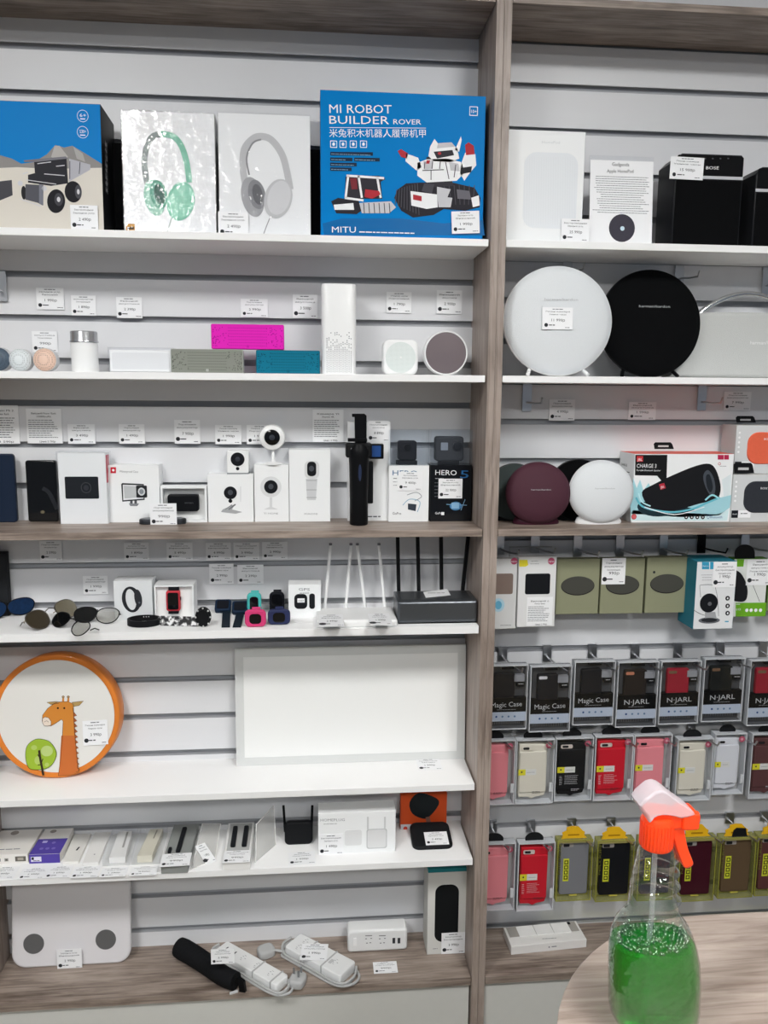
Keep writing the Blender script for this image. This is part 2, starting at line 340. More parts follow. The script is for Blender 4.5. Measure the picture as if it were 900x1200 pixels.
def card(x0,y0,x1,y1,price,where,Y=None,F=None,Z=None,rot=0,lines=2,th=.0006,group=PC,mat=PAPER):
    """a price card; the pixel box is its top left and bottom right corner in the photograph"""
    if F is None: F=PL((0,0,Z+.0006),X_,Y_) if Z is not None else PL((0,Y,0))
    if Z is not None: yc=(y0+y1)/2; c=F.p((x0+x1)/2,yc); wd=mpp(F,(x0+x1)/2,yc)*(x1-x0); hg=abs(F.p((x0+x1)/2,y0)[1]-F.p((x0+x1)/2,y1)[1])
    else: a,b=F.p(x0,y0),F.p(x1,y1); c=((a[0]+b[0])/2,(a[1]+b[1])/2); wd=abs(a[0]-b[0]); hg=abs(a[1]-b[1])
    q=math.radians(rot); u=F.u*math.cos(q)+F.v*math.sin(q); v=-F.u*math.sin(q)+F.v*math.cos(q)
    G=PL(F.w(c[0],c[1],0),u,v); r=(-wd/2,-hg/2,wd/2,hg/2); m=MB()
    m.slab(G,rect(*r),0,th,mat); sd=int(x0*3+y0*7)
    bill(m,G,r,price,sd,lines,th+.0003)
    return m.build('price_card',label='price card '+('reading '+price+' ' if price else '')+where,cat='price card',group=group)
def leaf(x0,y0,x1,y1,title,where,Y,seed,foot=None):    # taller information sheet
    F=PL((0,Y,0)); m=MB(); r=rp(F,x0,y0,x1,y1); m.slab(F,r,0,.0006,PAPER); a0,b0=r[0]; a1,b1=r[2]; W=a1-a0; H=b1-b0
    m.txt(F,title[0],(a0+W*.15,b0+H*.84),(a1-W*.15,b0+H*.84),H*.05,INK,.001)
    if len(title)>1: m.txt(F,title[1],(a0+W*.3,b0+H*.75),(a1-W*.3,b0+H*.75),H*.05,INK,.001)
    for i in range(9): m.greek(F,a0+W*.05,a1-W*.1,b0+H*(.66-.062*i),H*.018,C('6a6d73',.6),.001,seed+i,False)
    if foot: m.txt(F,foot,(a0+W*.35,b0+H*.03),(a1-W*.2,b0+H*.03),H*.05,INK,.001)
    return m.build('information_sheet',label=where,cat='information sheet',group='printed information sheets')

# ---------------------------------------------------------------- top shelf, left bay
BLUE=C('027fca',.4,spec=.06); RED=C('b5333d',.5); DK=C('2a2a30',.5); GR=C('77777f',.5); LG=C('c9c9ce',.5); WH=C('f4f5f7',.5)
m,F=carton(-66,115.5,118.5,0,Z1,.118,BLUE,Y=-.15,side=C('17181a',.35),tilt=2.5)
def ppx(m,F,pts,mat,h):
    P=F.P(pts); m.poly(F,[(F.r[2]-.0006,max(.0004,b)) if pts[i][0]>=113 else (a,max(.0004,b)) for i,(a,b) in enumerate(P)],h,mat)
ppx(m,F,[(-64,198),(-10,185),(0,182),(14,186),(25,192),(40,190),(55,181),(65,170),(75,173),(85,171),(100,180),(114,192),(114,205),(-64,205)],C('8d8a88',.4),.0004)
pp(m,F,[(64,171),(70,171),(80,184),(72,190),(60,184)],C('b2aeab',.4),.0006); pp(m,F,[(86,172),(97,180),(100,190),(90,186)],C('aaa7a5',.4),.0006)
ppx(m,F,[(-64,200),(20,196),(60,198),(114,196.5),(115,273),(-64,270)],C('d3cdc2',.4),.0006)
pp(m,F,[(-12,214),(14,211),(15,229),(-12,240)],C('46464c',.5),.0008)
pp(m,F,[(81,186),(106,193),(106,199),(81,213)],C('b4b4bc',.5),.0008); st(m,F,[(82,189),(82,210)],.8,DK,.001,0); st(m,F,[(94,190),(93,204)],.8,DK,.001,0)
pp(m,F,[(40,188),(78,185),(80,215),(60,218),(33,214),(33,205),(41,203)],DK,.0008)
pp(m,F,[(28,188),(77,183.5),(80,186),(42,190),(29,190)],GR,.001)
pp(m,F,[(30,216),(50,217),(50,241),(45,238),(30,234)],C('55565e',.5),.001); pp(m,F,[(46,216),(51,217),(51,241),(46,239)],C('7b7d88',.5),.0012)
for a in ((27,204,33,202),(31,211,66,216),(44,192,60,190),(66,195,76,194),(52,204,76,206),(23,233,48,242)): st(m,F,[a[:2],a[2:]],1.0,LG,.0012,0)
for a in ((24,215),(52,221)): el(m,F,*a,3,3,LG,.0012)
el(m,F,28,226,3,8,C('222226',.5),.0007); el(m,F,86,225,10,12.5,C('232327',.6),.0012); el(m,F,92,225,4,8,C('4a4a50',.5),.0014); el(m,F,92,225,1.6,3,LG,.0016)
el(m,F,66,236,10.5,14,C('232327',.6),.0014,.15); el(m,F,69,234,5,7.5,C('44444a',.5),.0016); el(m,F,69,234,2,3,LG,.0018)
for y,t,u in ((136,'6+',''),(155,'530+','pcs')):
    eln(m,F,97,y,6.6,7,.5,WH); m.txp(F,t,93.5,y+1,101,y+1.2,4,WH)
    m.greek(F,*[F.p(93,y+4)[0],F.p(101,y+4)[0]],F.p(97,y+4)[1],.002,WH)
S=sideR(F); m.txp(S,'米兔积木矿山卡车',125,229,123.5,166,-4.5,LG) if 0 else None
a,b=S.p(126.2,228),S.p(125.2,168); m.txt(S,'米兔积木矿山卡车',a,b,.016,LG)
m.build('toy_box',label='blue and black robot kit box with a grey toy truck on a desert picture',cat='toy box',group='boxed robot building kits')
m=MB(); m.box(at(129,200,-.045).x,at(376,200,-.045).x,-.045,-.012,Z1,at(250,171,-.045).z,C('1b1c1e',.5),bev=.001)
m.build('carton',label='long black carton standing behind the headphone boxes on the top shelf',cat='box')
def hbox(x0,x1,yt,label,art):
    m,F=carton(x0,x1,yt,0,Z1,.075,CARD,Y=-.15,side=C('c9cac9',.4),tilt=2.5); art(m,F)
    t=thing('headphone_box',label,'headphone box',((F.r[0]+F.r[2])/2,F.Y,Z1),'white boxed headphones'); m.build('carton',t)
    q=MB(); q.slab(F,rect(F.r[0]-.001,.0003,F.r[2]+.001,F.r[3]+.001),-.0755,.0022,WRAP); q.build('shrink_wrap',t)
def art1(m,F):
    st(m,F,[(173,216),(170,200),(170,180),(177,162),(188,157)],7,C('9ba6a4',.5)); st(m,F,[(188,157),(203,160),(213,172),(219,192),(222,214)],7,C('8ac9b0',.5),.0006)
    el(m,F,181,232,12,21,C('9fd0bd',.5),.0008,-.2); el(m,F,186,228,10,17,C('6fae97',.5),.001,-.2); el(m,F,187,228,6,12,C('4c6f66',.5),.0012,-.2)
    el(m,F,212,236,16,23,C('8ed0b6',.5),.0014,.25); el(m,F,212,236,13,20,C('9ad8bf',.5),.0016,.25); st(m,F,[(201,256),(198,266),(195,275)],1,C('9aaaa4',.5),.0008)
    pp(m,F,[(147.5,262),(158,262.5),(158,273.5),(147.5,273)],C('c9923f',.4)); pp(m,F,[(149,266),(157,266),(157,269),(149,269)],C('3a2b16',.5),.0006)
def art2(m,F):
    st(m,F,[(289,222),(285,200),(286,176),(296,163),(306,160),(318,164),(330,180),(336,200),(340,222)],8,C('c2c3c5',.5)); st(m,F,[(292,205),(289,185),(296,168),(306,163.5)],2,C('8f9093',.5),.0006)
    el(m,F,296,231,13,23,C('a8a9ac',.5),.0008,-.2); el(m,F,301,228,10,17,C('8b8c90',.5),.001,-.2); el(m,F,302,228,6,12,C('6b6c70',.5),.0012,-.2)
    el(m,F,326,233,16,23,C('c4c5c7',.5),.0014,.3); el(m,F,327,232,13,20,C('d4d5d7',.5),.0016,.3); st(m,F,[(316,256),(312,266),(308,277)],1,C('97989b',.5),.0008)
hbox(140,250,131,'white headphone box in clear wrap with mint green headphones pictured',art1)
hbox(254,363,133.5,'white headphone box with pale grey headphones pictured',art2)
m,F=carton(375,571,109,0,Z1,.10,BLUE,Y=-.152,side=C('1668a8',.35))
m.txp(F,'MI ROBOT',386,132.3,459,133,10,WH); m.txp(F,'BUILDER',386,145,456,145.6,9.5,WH); m.txp(F,'ROVER',461,145.6,493.5,146,6,WH)
st(m,F,[(386,149.5),(499,150.2)],.6,WH,k=0); m.txp(F,'米兔积木机器人履带机甲',386,160,499,160.4,7.5,WH)
for x in (391,402,414,426):
    m.ring(F,rp(F,x-4,165,x+4,173,.001),rp(F,x-3.3,165.7,x+3.3,172.3,.001),0,.0004,WH); el(m,F,x,169,1.6,2,WH)
for x0,x1,y in ((387,437,178),(387,413,184.5),(415,445,184.8),(387,418,190.5),(387,412,196)):
    pp(m,F,[(x0,y),(x1,y+.4),(x1,y+4.6),(x0,y+4.2)],C('1c2f45',.5)); r=rp(F,x0,y,x1,y+4); m.greek(F,r[0][0]+.002,r[2][0],F.p(x0,y+2.8)[1],.0014,C('7fa6c8',.5),.0006,int(x1),False)
m.txp(F,'MITU',389,272.5,417,272.7,7,WH,.0012); r=F.p(421,272.5); m.greek(F,r[0],F.p(496,275)[0],r[1],.0022,WH,.0012,seed=4,c=False)
m.ring(F,rp(F,550,125,560,135.5,.001),rp(F,550.8,125.8,559.2,134.7,.001),0,.0004,WH); m.txp(F,'10+',552,132.5,558.5,132.7,4,WH)
# tracked robot picture
pp(m,F,[(378,262),(400,256),(470,256),(520,262),(566,258),(568,276),(380,276)],C('0f68a8',.3,coat=.3),.0005)
pp(m,F,[(462,232),(466,222),(476,215),(492,214),(530,214),(556,220),(563,232),(562,243),(545,247),(520,245),(508,252),(484,255),(470,247)],C('2c2a31',.5),.0007)
for i in range(9): st(m,F,[(465+i*3,222-i*.9),(463+i*3.5,240+i*1.5)],.8,C('55535b',.5),.0009,0)
for i in range(7): st(m,F,[(520+i*6,217),(524+i*5,240)],.9,C('4c4a52',.5),.0009,0)
pp(m,F,[(481,224),(512,228),(513,243),(500,245),(482,241)],WH,.0011); pp(m,F,[(497,215),(509,216),(506,227),(494,224)],C('4a4850',.5),.0013); pp(m,F,[(512,219),(528,222),(524,232),(512,232)],LG,.0011)
pp(m,F,[(500,184),(532,183),(536,192),(498,193)],C('38363d',.5),.0009); pp(m,F,[(500,208),(528,208),(532,218),(498,220)],C('38363d',.5),.0009); pp(m,F,[(489,191),(500,187),(524,186),(540,190),(545,202),(535,212),(500,214),(489,206)],WH,.0011); pp(m,F,[(496,189),(507,188),(507,198),(497,199)],LG,.0012); pp(m,F,[(526,190),(537,192),(539,201),(528,200)],LG,.0012)
for a in ((498,190,497,198),(507,189,506,198),(516,189,515,198),(495,200,520,199),(505,200,505,211),(522,190,526,210),(534,193,532,208)): st(m,F,[a[:2],a[2:]],1,C('4a4850',.5),.0013,0)
pp(m,F,[(502,183),(504,172),(509,163),(513,168),(529,167),(536,175),(538,186),(528,190),(508,189)],WH,.0011); pp(m,F,[(513,168),(529,167),(533,172),(512,174)],LG,.0012); pp(m,F,[(508,178),(530,176),(532,182),(512,186)],C('38363d',.5),.0013); el(m,F,515,180,2,1.5,RED,.0015)
pp(m,F,[(533,176),(540,160),(541,164),(538,178)],WH,.0011); pp(m,F,[(476,180),(490,185),(494,196),(488,200),(475,189)],WH,.0011); pp(m,F,[(466,177),(470,175),(478,180),(477,186),(470,184)],RED,.0011)
pp(m,F,[(539,203),(541,190),(545,179),(557,181),(558,194),(551,202),(544,212)],WH,.0011); pp(m,F,[(545,170),(549,167),(555,171),(556,181),(546,182)],RED,.0013); pp(m,F,[(540,197),(553,195),(552,202),(541,204)],DK,.0013)
pp(m,F,[(552,232),(561,229),(562,241),(554,243)],WH,.0013); pp(m,F,[(512,230),(530,232),(528,243),(514,243)],LG,.0012); pp(m,F,[(535,222),(550,224),(552,234),(536,233)],C('6d6b73',.5),.0012); pp(m,F,[(484,228),(494,230),(494,236),(484,234)],RED,.0014); pp(m,F,[(500,188),(504,188),(503,192),(499,192)],RED,.0014)
pp(m,F,[(388,236),(396,232),(420,235),(425,246),(418,251),(394,250)],C('2c2a31',.5),.0007); pp(m,F,[(391,240),(414,238),(415,246),(392,246)],WH,.0009)
pp(m,F,[(405,207),(444,206),(452,210),(446,213),(448,233),(404,233)],C('35333a',.5),.0009)
for a in ((408,206,405,232),(420,206,424,232),(442,208,446,232),(406,206,450,209),(404,232,426,235)): st(m,F,[a[:2],a[2:]],2.6,WH,.0013,0)
pp(m,F,[(428,222),(444,224),(446,228),(436,233),(427,231)],RED,.0015); pp(m,F,[(410,209),(418,209),(419,222),(412,222)],C('7d3038',.5),.0012)
pp(m,F,[(421,238),(458,236),(464,243),(456,250),(424,250)],LG,.0011)
for i in range(6): st(m,F,[(426+i*6,238),(427+i*6,250)],.9,DK,.0013,0)
m.build('toy_box',label='large blue robot builder box with a white and red tracked robot pictured',cat='toy box',group='boxed robot building kits')
card(82,240,115.5,270,'2 490р','on the lower right corner of the truck kit box',Y=-.1525)
card(255.5,248,291,278,'2 490р','at lower left of the pale grey headphone box',Y=-.1545)
card(529.5,247,561.5,274,'1 990р','tilted, at lower right of the robot builder box',Y=-.156,rot=3)

# ---------------------------------------------------------------- top shelf, right bay
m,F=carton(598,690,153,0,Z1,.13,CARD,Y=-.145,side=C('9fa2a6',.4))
m.slab(F,rp(F,612,180,678,267,.028,8),0,.0005,C('e6eaee',.45)); m.txp(F,'HomePod',635,168,656,168.6,3,C('d4d7da',.5))
for i in range(22): st(m,F,[(615+i*2.8,184),(614+i*2.8,264)],.4,C('e1e5e9',.5),.0007,0)
m.build('speaker_box',label='white speaker box with a pale rounded speaker picture, standing beside the oak divider',cat='speaker box')
card(658,256,690,284,'25 990р','at lower right of the tall white speaker box',Y=-.149)
t=thing('sign_holder','clear acrylic sign holder with a sheet of text and a dark disc picture','sign holder',at(728,285,-.13).xyz if 0 else (at(728,285,-.13).x,-.13,Z1))
F=PL((0,-.135,Z1),X_,(0,.08,1)); q=MB(); r=rp(F,690,183,763,0); a0=F.p(690.5,235)[0]; a1=F.p(765,235)[0]; h=F.p(728,183)[1]
q.slab(F,rect(a0,.0,a1,h),-.003,0,CLEAR); q.slab(F,rect(a0,0,a1,.003),-.045,0,CLEAR); q.build('acrylic_holder',t)
q=MB(); hs=F.p(728,188.5)[1]; q.slab(F,rect(a0+.001,.001,a1-.001,hs),.0005,.0012,PAPER)
q.txp(F,'Gadgends',717,194.5,737,195.3,4,INK,.0015); q.txp(F,'Apple HomePod',711,202.5,742,203,4,INK,.0015)
for i in range(17): q.greek(F,a0+.005+(i*7%5)*.002,a1-.004-(i*3%4)*.003,F.p(728,208+i*2.62)[1],.0012,C('6b6e74',.6),.0015,i)
el(q,F,728+.5,267.5,15.2,15.5,C('3f3d47',.5,var=.1,scale=300),.0016); el(q,F,729,268,2.5,2.5,C('c5dbe6',.4),.0018); q.build('printed_sheet',t)
FAB=M('black_speaker_fabric',s2l('08090b'),.8,spec=.1,var=.35,bump=.5,scale=900)
def bose(x0,x1,yt,label,seen):
    t=None; F=PL((0,-.145,Z1)); a0=F.p(x0,235)[0]; a1=F.p(x1,235)[0]; h=F.p(x0+30,yt)[1]
    t=thing('soundtouch_speaker'.replace('soundtouch','wireless'),label,'speaker',((a0+a1)/2,-.11,Z1),'black upright wireless speakers')
    q=MB(); sh=[(a0,0),(a1,0),(a1,h-.006),(a1-.006,h),(a0+.016,h),(a0,h-.016)]; q.slab(F,sh,-.09,0,C('1d1e21',.35),bev=.003); q.build('cabinet',t)
    y=lambda p:F.p(x0+30,p)[1]
    q=MB(); q.slab(F,rr(a0+.004,.004,a1-.004,y(yt+31),.003),0,.002,FAB,bev=.001); q.build('grille',t,label='black fabric grille')
    q=MB(); q.slab(F,rect(a0+.001,y(yt+29.5),a1-.001,y(yt+26)),0,.0012,C('c8cacf',.25)); q.build('trim_strip',t,label='silver trim strip')
    q=MB(); q.slab(F,rr(a0+.004,y(yt+25.5),a1-.003,h-.004,.004),0,.001,C('0e0f12',.15,coat=.5))
    if seen: q.txp(F,'BOSE',827,198.5,842,198.8,3.6,WH,.0014)
    for k in range(5): el(q,F,x0+28+k*9,yt+6,1.1,.7,C('55575c',.5),.0014)
    q.build('control_panel',t)
bose(789,869,180,'black upright wireless speaker with a silver strip and a price card on it',True)
bose(884,958,196,'black upright wireless speaker without a price card, cut by the right photo edge',False)
card(786,183.5,823.5,211,'15 900р','on the black speaker with the silver strip',Y=-.1485,rot=-1)

# ---------------------------------------------------------------- speaker shelf, left bay
def puck(x,y,r,colr,label,Y=-.12):
    F=PL((0,Y,Z2)); a,b=F.p(x,y); k=mpp(F,x,y); r*=k; t=thing('round_speaker',label,'speaker',(a,Y+.02,Z2),'small round speakers'); b=r+.0005
    q=MB(); q.lathe(F,a,b,[(r*.82,-.030),(r*.96,-.027),(r,-.02),(r,-.006),(r*.97,-.002)],C('d9dadb',.3,metal=.6)); q.build('body',t)
    q=MB(); q.lathe(F,a,b,[(r*.96,-.0025),(r*.9,.001),(r*.6,.006),(r*.3,.0085),(0,.009)],colr); q.build('grille',t)
puck(-2,422,14.5,dots('grille_navy','4a5a6a','1d242c',330,.22),'dark slate round mini speaker, leftmost of the three small round ones')
puck(23,421.3,13.8,dots('grille_silver','d8dee0','7a8284',330,.22),'silver round mini speaker in the middle of the three small round ones')
puck(52,422,14.2,dots('grille_rose','e3c3b0','8e6f60',330,.22),'rose gold round mini speaker, rightmost of the three small round ones')
F=PL((0,0,Z2),X_,Y_); c=at(100,430,-.10); k=.0345
t=thing('canister_speaker','white cylindrical bluetooth speaker with a silver lid on the speaker shelf','speaker',(c.x,-.1,Z2))
h1=at(100,402,-.10).z-Z2; h2=at(100,388.5,-.10).z-Z2; k=(at(116,420,-.1).x-at(84,420,-.1).x)/2
q=MB(); q.lathe(F,c.x,-.1,[(k*.93,0),(k*.97,.003),(k*.97,h1)],WPL); q.build('body',t)
q=MB(); q.lathe(F,c.x,-.1,[(k*.9,h1+.0003),(k*1.03,h1+.001),(k*1.03,h1+.004),(k*.98,h1+.006),(k*.98,h2-.002),(k*.93,h2),(0,h2)],C('c3c5c8',.25,metal=.8)); q.build('lid',t)
t=thing('boxed_speaker','white oblong bluetooth speaker in a clear case, beside the canister speaker','speaker',(at(157,420,-.12).x,-.1,Z2))
m,F=carton(119,195,410,0,Z2+.002,.03,WPL,Y=-.115,bev=.003); m.slab(F,rr(F.r[0]+.006,.006,F.r[2]-.006,F.r[3]-.006,.004),0,.0006,dots('grille_white','e4e5e6','bfc1c3',420,.25)); m.build('body',t)
m,F=carton(117,197,407,0,Z2,.04,CLEAR,Y=-.12,bev=.002); m.build('clear_case',t)
def brick(x0,x1,yt,zb,Y,colr,edge,label,hole,ends=True):
    F=PL((0,Y,zb)); a0=F.p(x0,420)[0]; a1=F.p(x1,420)[0]; h=F.p((x0+x1)/2,yt)[1]
    t=thing('bluetooth_speaker',label,'speaker',((a0+a1)/2,Y+.012,zb),'oblong bluetooth speakers')
    q=MB(); q.slab(F,rr(a0,.0006,a1,h,.003),-.024,0,edge,bev=.0008); q.build('body',t)
    q=MB(); q.slab(F,rr(a0+.0015,.002,a1-.0015,h-.0015,.002),0,.0008,colr)
    W=a1-a0
    for s in (0,1):
        for i in range(44):
            u=R.random()**1.4*.22*W; v=R.uniform(.12,.88)*h; x=a0+.004+u if s==0 else a1-.004-u
            q.poly(F,ell(x,v,.0011,n=6),.001,hole)
    for i in range(26):
        for j in range(7):
            q.poly(F,ell(a0+W*(.24+.52*i/25),h*(.15+.7*j/6),.0009,n=5),.001,hole)
    q.poly(F,rr((a0+a1)/2-.003,.004,(a0+a1)/2+.003,.010,.001),.0012,edge)
    q.build('grille',t)
brick(200,285,409,Z2,-.125,C('8c8f86',.35,metal=.3),C('b4b6b0',.3,metal=.3),'silver grey oblong bluetooth speaker on the shelf, under the magenta one',C('50524a',.5))
brick(300,375,410.5,Z2,-.12,C('12708a',.35),C('0f5f77',.35),'teal oblong bluetooth speaker on the shelf, right of the silver one',C('0b4354',.5))
zt=PL((0,-.12,0)).p(338,410.5)[1]
brick(248,333,380,max(zt,PL((0,-.125,0)).p(243,409)[1])+.0002,-.122,C('e227b8',.35),C('cc1da3',.35),'magenta oblong bluetooth speaker lying across the silver and teal ones',C('9c107c',.5))
F=PL((0,-.128,Z2)); a0=F.p(377,400)[0]; a1=F.p(417.5,400)[0]; h=F.p(396,332)[1]; W=a1-a0
t=thing('tower_speaker','tall white square tower speaker with dotted grille holes on its lower half','speaker',((a0+a1)/2,-.09,Z2))
q=MB(); G=PL((0,0,Z2),X_,Y_); q.slab(G,rr(a0,-.128,a1,-.128+W,.014,6),.0,h,WPL,bev=.004,bevb=.002); q.build('body',t)
q=MB(); hl=C('50545c',.6)
for j in range(22):
    for i in range(13):
        if j>11 and R.random()<(j-10)/13: continue
        x=a0+.012+(W-.024)*i/12; z=.006+j*.0042+(.001 if i%2 else 0)
        q.poly(F,ell(x,z,.00095 if j<11 else .0012,n=6),.0003,hl)
q.build('speaker_holes',t,label='dark grille holes')
F=PL((0,-.12,Z2)); t=thing('internet_radio','small white rounded cube speaker with a round grille','speaker',(at(469,430,-.12).x,-.1,Z2))
q=MB(); r=rp(F,448.5,398,490,0,0); a0,a1,h=F.p(449,420)[0],F.p(490,420)[0],F.p(469,398)[1]; q.slab(F,rr(a0,.0005,a1,h,.016,6),-.04,0,WPL,bev=.005); q.build('body',t)
q=MB(); q.lathe(F,(a0+a1)/2,h/2,[(.0355,.0002),(.0355,.0012),(0,.0014)],dots('grille_mint','dfe6e4','b9c4c1',420,.2)); q.lathe(F,(a0+a1)/2,h/2,[(.002,.0012),(.0018,.0022),(0,.0024)],WPL,n=12); q.build('grille',t)
t=thing('round_speaker','white rimmed round speaker with a brown grey face, beside the oak divider','speaker',(at(523,430,-.12).x,-.09,Z2))
a,b=F.p(522.8,412.5); k=mpp(F,523,412)*25.6; b=k+.0006
q=MB(); q.lathe(F,a,b,[(k*.8,-.045),(k*.96,-.04),(k,-.03),(k,-.004),(k*.98,0),(k*.93,0),(k*.92,-.003)],WPL,n=56); q.build('body',t)
q=MB(); q.lathe(F,a,b,[(k*.92,-.004),(k*.92,-.0012),(0,-.0002)],C('776d70',.35,metal=.3),n=56); q.build('face',t,label='brown grey face')
for a in ((42,337,75.5,363,'1 990р','on the slatwall, leftmost above the speakers'),(83,346,113,370,'1 890р','on the slatwall above the canister speaker'),(136,348,167,373,'2 390р','on the slatwall above the white oblong speaker'),(282,350,314,372,'2 990р','on the slatwall above the magenta speaker'),(343,345,372,373,'3 500р','on the slatwall just left of the white tower speaker'),(453,342,482,367,'1 790р','on the slatwall above the small white cube speaker'),(512,340,541,368,'2 900р','on the slatwall above the white rimmed round speaker')):
    card(*a,Y=-.003)
card(37,388,68,413,'990р','on the slatwall behind the rose gold mini speaker',Y=-.003)

# ---------------------------------------------------------------- speaker shelf, right bay
def onyx(x,y,rx,ry,Y,Z,face,rim,label,name='round_wireless_speaker',text=True,foot='two',tilt=5,group='large round speakers',tc=None,dome=.02,back=.05,ly=.1):
    tt=math.radians(tilt); F=PL((0,Y,Z),X_,(0,math.sin(tt),math.cos(tt))); a,b=F.p(x,y); k=mpp(F,x,y); rx*=k; ry*=k
    if b<ry+.001: b=ry+.001
    t=thing(name,label,'speaker',(a,Y+.02,Z),group)
    q=MB(); q.lathe(F,a,b,[(rx*.55,-back),(rx*.85,-back*.7),(rx*.97,-back*.3),(rx,-.006),(rx*.99,0)],rim,n=64,sy=ry/rx); q.build('body',t)
    q=MB(); q.lathe(F,a,b,[(rx*.985,0),(rx*.97,.004),(rx*.85,.012*dome/.02),(rx*.6,.7*dome+.003),(rx*.3,.93*dome+.003),(0,dome+.003)],face,n=64,sy=ry/rx); q.build('grille',t)
    if text: q=MB(); q.txt(F,'harman/kardon',(a-rx*.30,b+ry*ly),(a+rx*.30,b+ry*ly),ry*.045,tc or C('b8babd',.4),dome+.0032); q.build('lettering',t)
    if foot=='two':
        for s in (-1,1):
            q=MB(); q.tube([F.w(a+s*rx*.45,b-ry*.80,-.02),V3((F.w(a+s*rx*.55,0,0).x,Y-.004,Z+.004))],.0045,rim); q.build('foot',t)
    else:
        q=MB(); G=PL((0,0,Z),X_,Y_); q.lathe(G,a,Y+.022,[(rx*.70,0.0002),(rx*.72,.004),(rx*.66,.014),(rx*.55,.02)],rim,n=40,sy=.42); q.build('base',t)
    return t
LFAB=M('white_speaker_fabric',s2l('dfe3e6'),.6,var=.06,bump=.3,scale=900); 
onyx(654,376.5,64,62.5,-.152,Z2,LFAB,WPL,'large white round speaker with a price card on its face, beside the oak divider',back=.028,ly=.33)
onyx(762,379.5,59.5,60.5,-.102,Z2,FAB,BPL,'large black round speaker standing between the white round one and the handled one',back=.028,ly=.26)
card(635.5,360,671,386.5,'11 990р','on the face of the large white round speaker',F=PL((0,-.1765,Z2),X_,(0,.087,1)))
F=PL((0,-.066,Z2)); a0=F.p(789,410)[0]; a1=a0+.40; h=F.p(880,367)[1]
t=thing('handled_speaker','long light grey speaker with an arched chrome carrying handle','speaker',((a0+a1)/2,-.06,Z2))
q=MB(); sh=cr([(a0+.004,.012),(a0+.03,.004),(a1-.03,.004),(a1-.004,.012),(a1-.02,h*.6),(a1-.05,h-.004),(a0+.065,h),(a0+.035,h*.9),(a0+.014,h*.5)],4,True)
q.slab(F,sh,-.058,0,M('grey_speaker_fabric',s2l('c4c6c4'),.7,var=.12,bump=.4,scale=700),bev=.008,seg=4); q.build('body',t)
q=MB(); xs=a0+.066; e=a1-.066; N=16; q.tube([(xs+(e-xs)*i/N,-.036,Z2+h-.012+(.062*math.sin(PI*i/N)**.75 if 0<i<N else 0)) for i in range(N+1)],.0065,CHROME,n=12); q.build('handle',t,label='arched chrome handle')
for s in (a0+.05,a1-.05): q=MB(); q.lathe(PL((0,0,Z2),X_,Y_),s,-.036,[(.012,0),(.014,.006)],BPL,n=16); q.build('foot',t)
q=MB(); q.txp(F,'harman/kardon',879,403.5,915,403.8,4,C('eeeeee',.3),.001); q.build('lettering',t)
# ---------------------------------------------------------------- camera shelf, left bay
NAVY=C('1f2a3d',.4); TB=C('1a1c20',.5)
def slabthing(name,label,cat,x0,x1,yt,yb,Z,dep,mat,r,group=None,bev=.003,art=None,Y=None,part='body'):
    if Y is None: Y=FPx((x0+x1)/2,yb,Z)
    F=PL((0,Y,Z)); ym=(yt+yb)/2; a0=F.p(x0,ym)[0]; a1=F.p(x1,ym)[0]; h=F.p((x0+x1)/2,yt)[1]; F.r=(a0,0,a1,h); F.Y=Y
    m=MB(); m.slab(F,rr(a0,.0004,a1,h,r,5),-dep,0,mat,bev=bev,bevb=bev)
    if art: art(m,F)
    return m.build(name,label=label,cat=cat,group=group)
slabthing('power_bank','navy blue rounded power bank at the far left of the camera shelf','power bank',-24,17.5,532,609.5,Z3,.015,NAVY,.008,'power banks',Y=-.035)
def pbart(m,F): st(m,F,[(50,572),(58,578),(67,597)],5,C('2b2d31',.3),.0005); el(m,F,50,600,2.5,2,C('6b6350',.4),.0006)
slabthing('power_bank','glossy black power bank standing between the navy one and a white camera box','power bank',31,67,539.5,608.5,Z3,.014,C('0d0e10',.12,coat=.5),.006,'power banks',Y=-.03,art=pbart)
CB='white camera boxes'
def cbox(x0,x1,yt,yb,dep,label,art,name='camera_box',cat='camera box',group=CB,Z=Z3,mat=CARD,Y=None,side=None,wrap=False,tilt=0):
    m,F=carton(x0,x1,yt,yb,Z,dep,mat,Y=Y,side=side,tilt=tilt); art(m,F) if art else None
    return m.build(name,label=label,cat=cat,group=group),F
m,F=carton(69,125,531,611.3,Z3,.036,CARD,Y=-.062); t=thing('camera_box','white camera box in a clear sleeve with a flat black camera pictured','camera box',(F.r[0]/2+F.r[2]/2,-.06,Z3),CB)
m.slab(F,rp(F,77,558.5,115,584.5,.003),0,.0006,TB); eln(m,F,101,571.5,6,6.5,.6,C('4a4c50',.4),.0008); el(m,F,101,571.5,3,3.2,C('303238',.4),.0009); m.build('carton',t)
q=MB(); S=PL((F.r[2]+.0003,-.062,Z3),Y_,Z_); q.slab(S,rect(.002,F.r[3]*.58,.03,F.r[3]*.97),0,.0005,C('c8324a',.4)); q.build('red_label',t,label='red side label')
q=MB(); r=F.r; q.slab(F,rect(r[0]-.0035,0,r[2]+.0035,r[3]+.003),-.038,.0025,CLEAR); q.build('clear_sleeve',t)
st_=[(r[0]-.0035,0),(r[2]+.0035,0),(r[2]+.0035,r[3]+.003),(r[0]-.0035,r[3]+.003)]
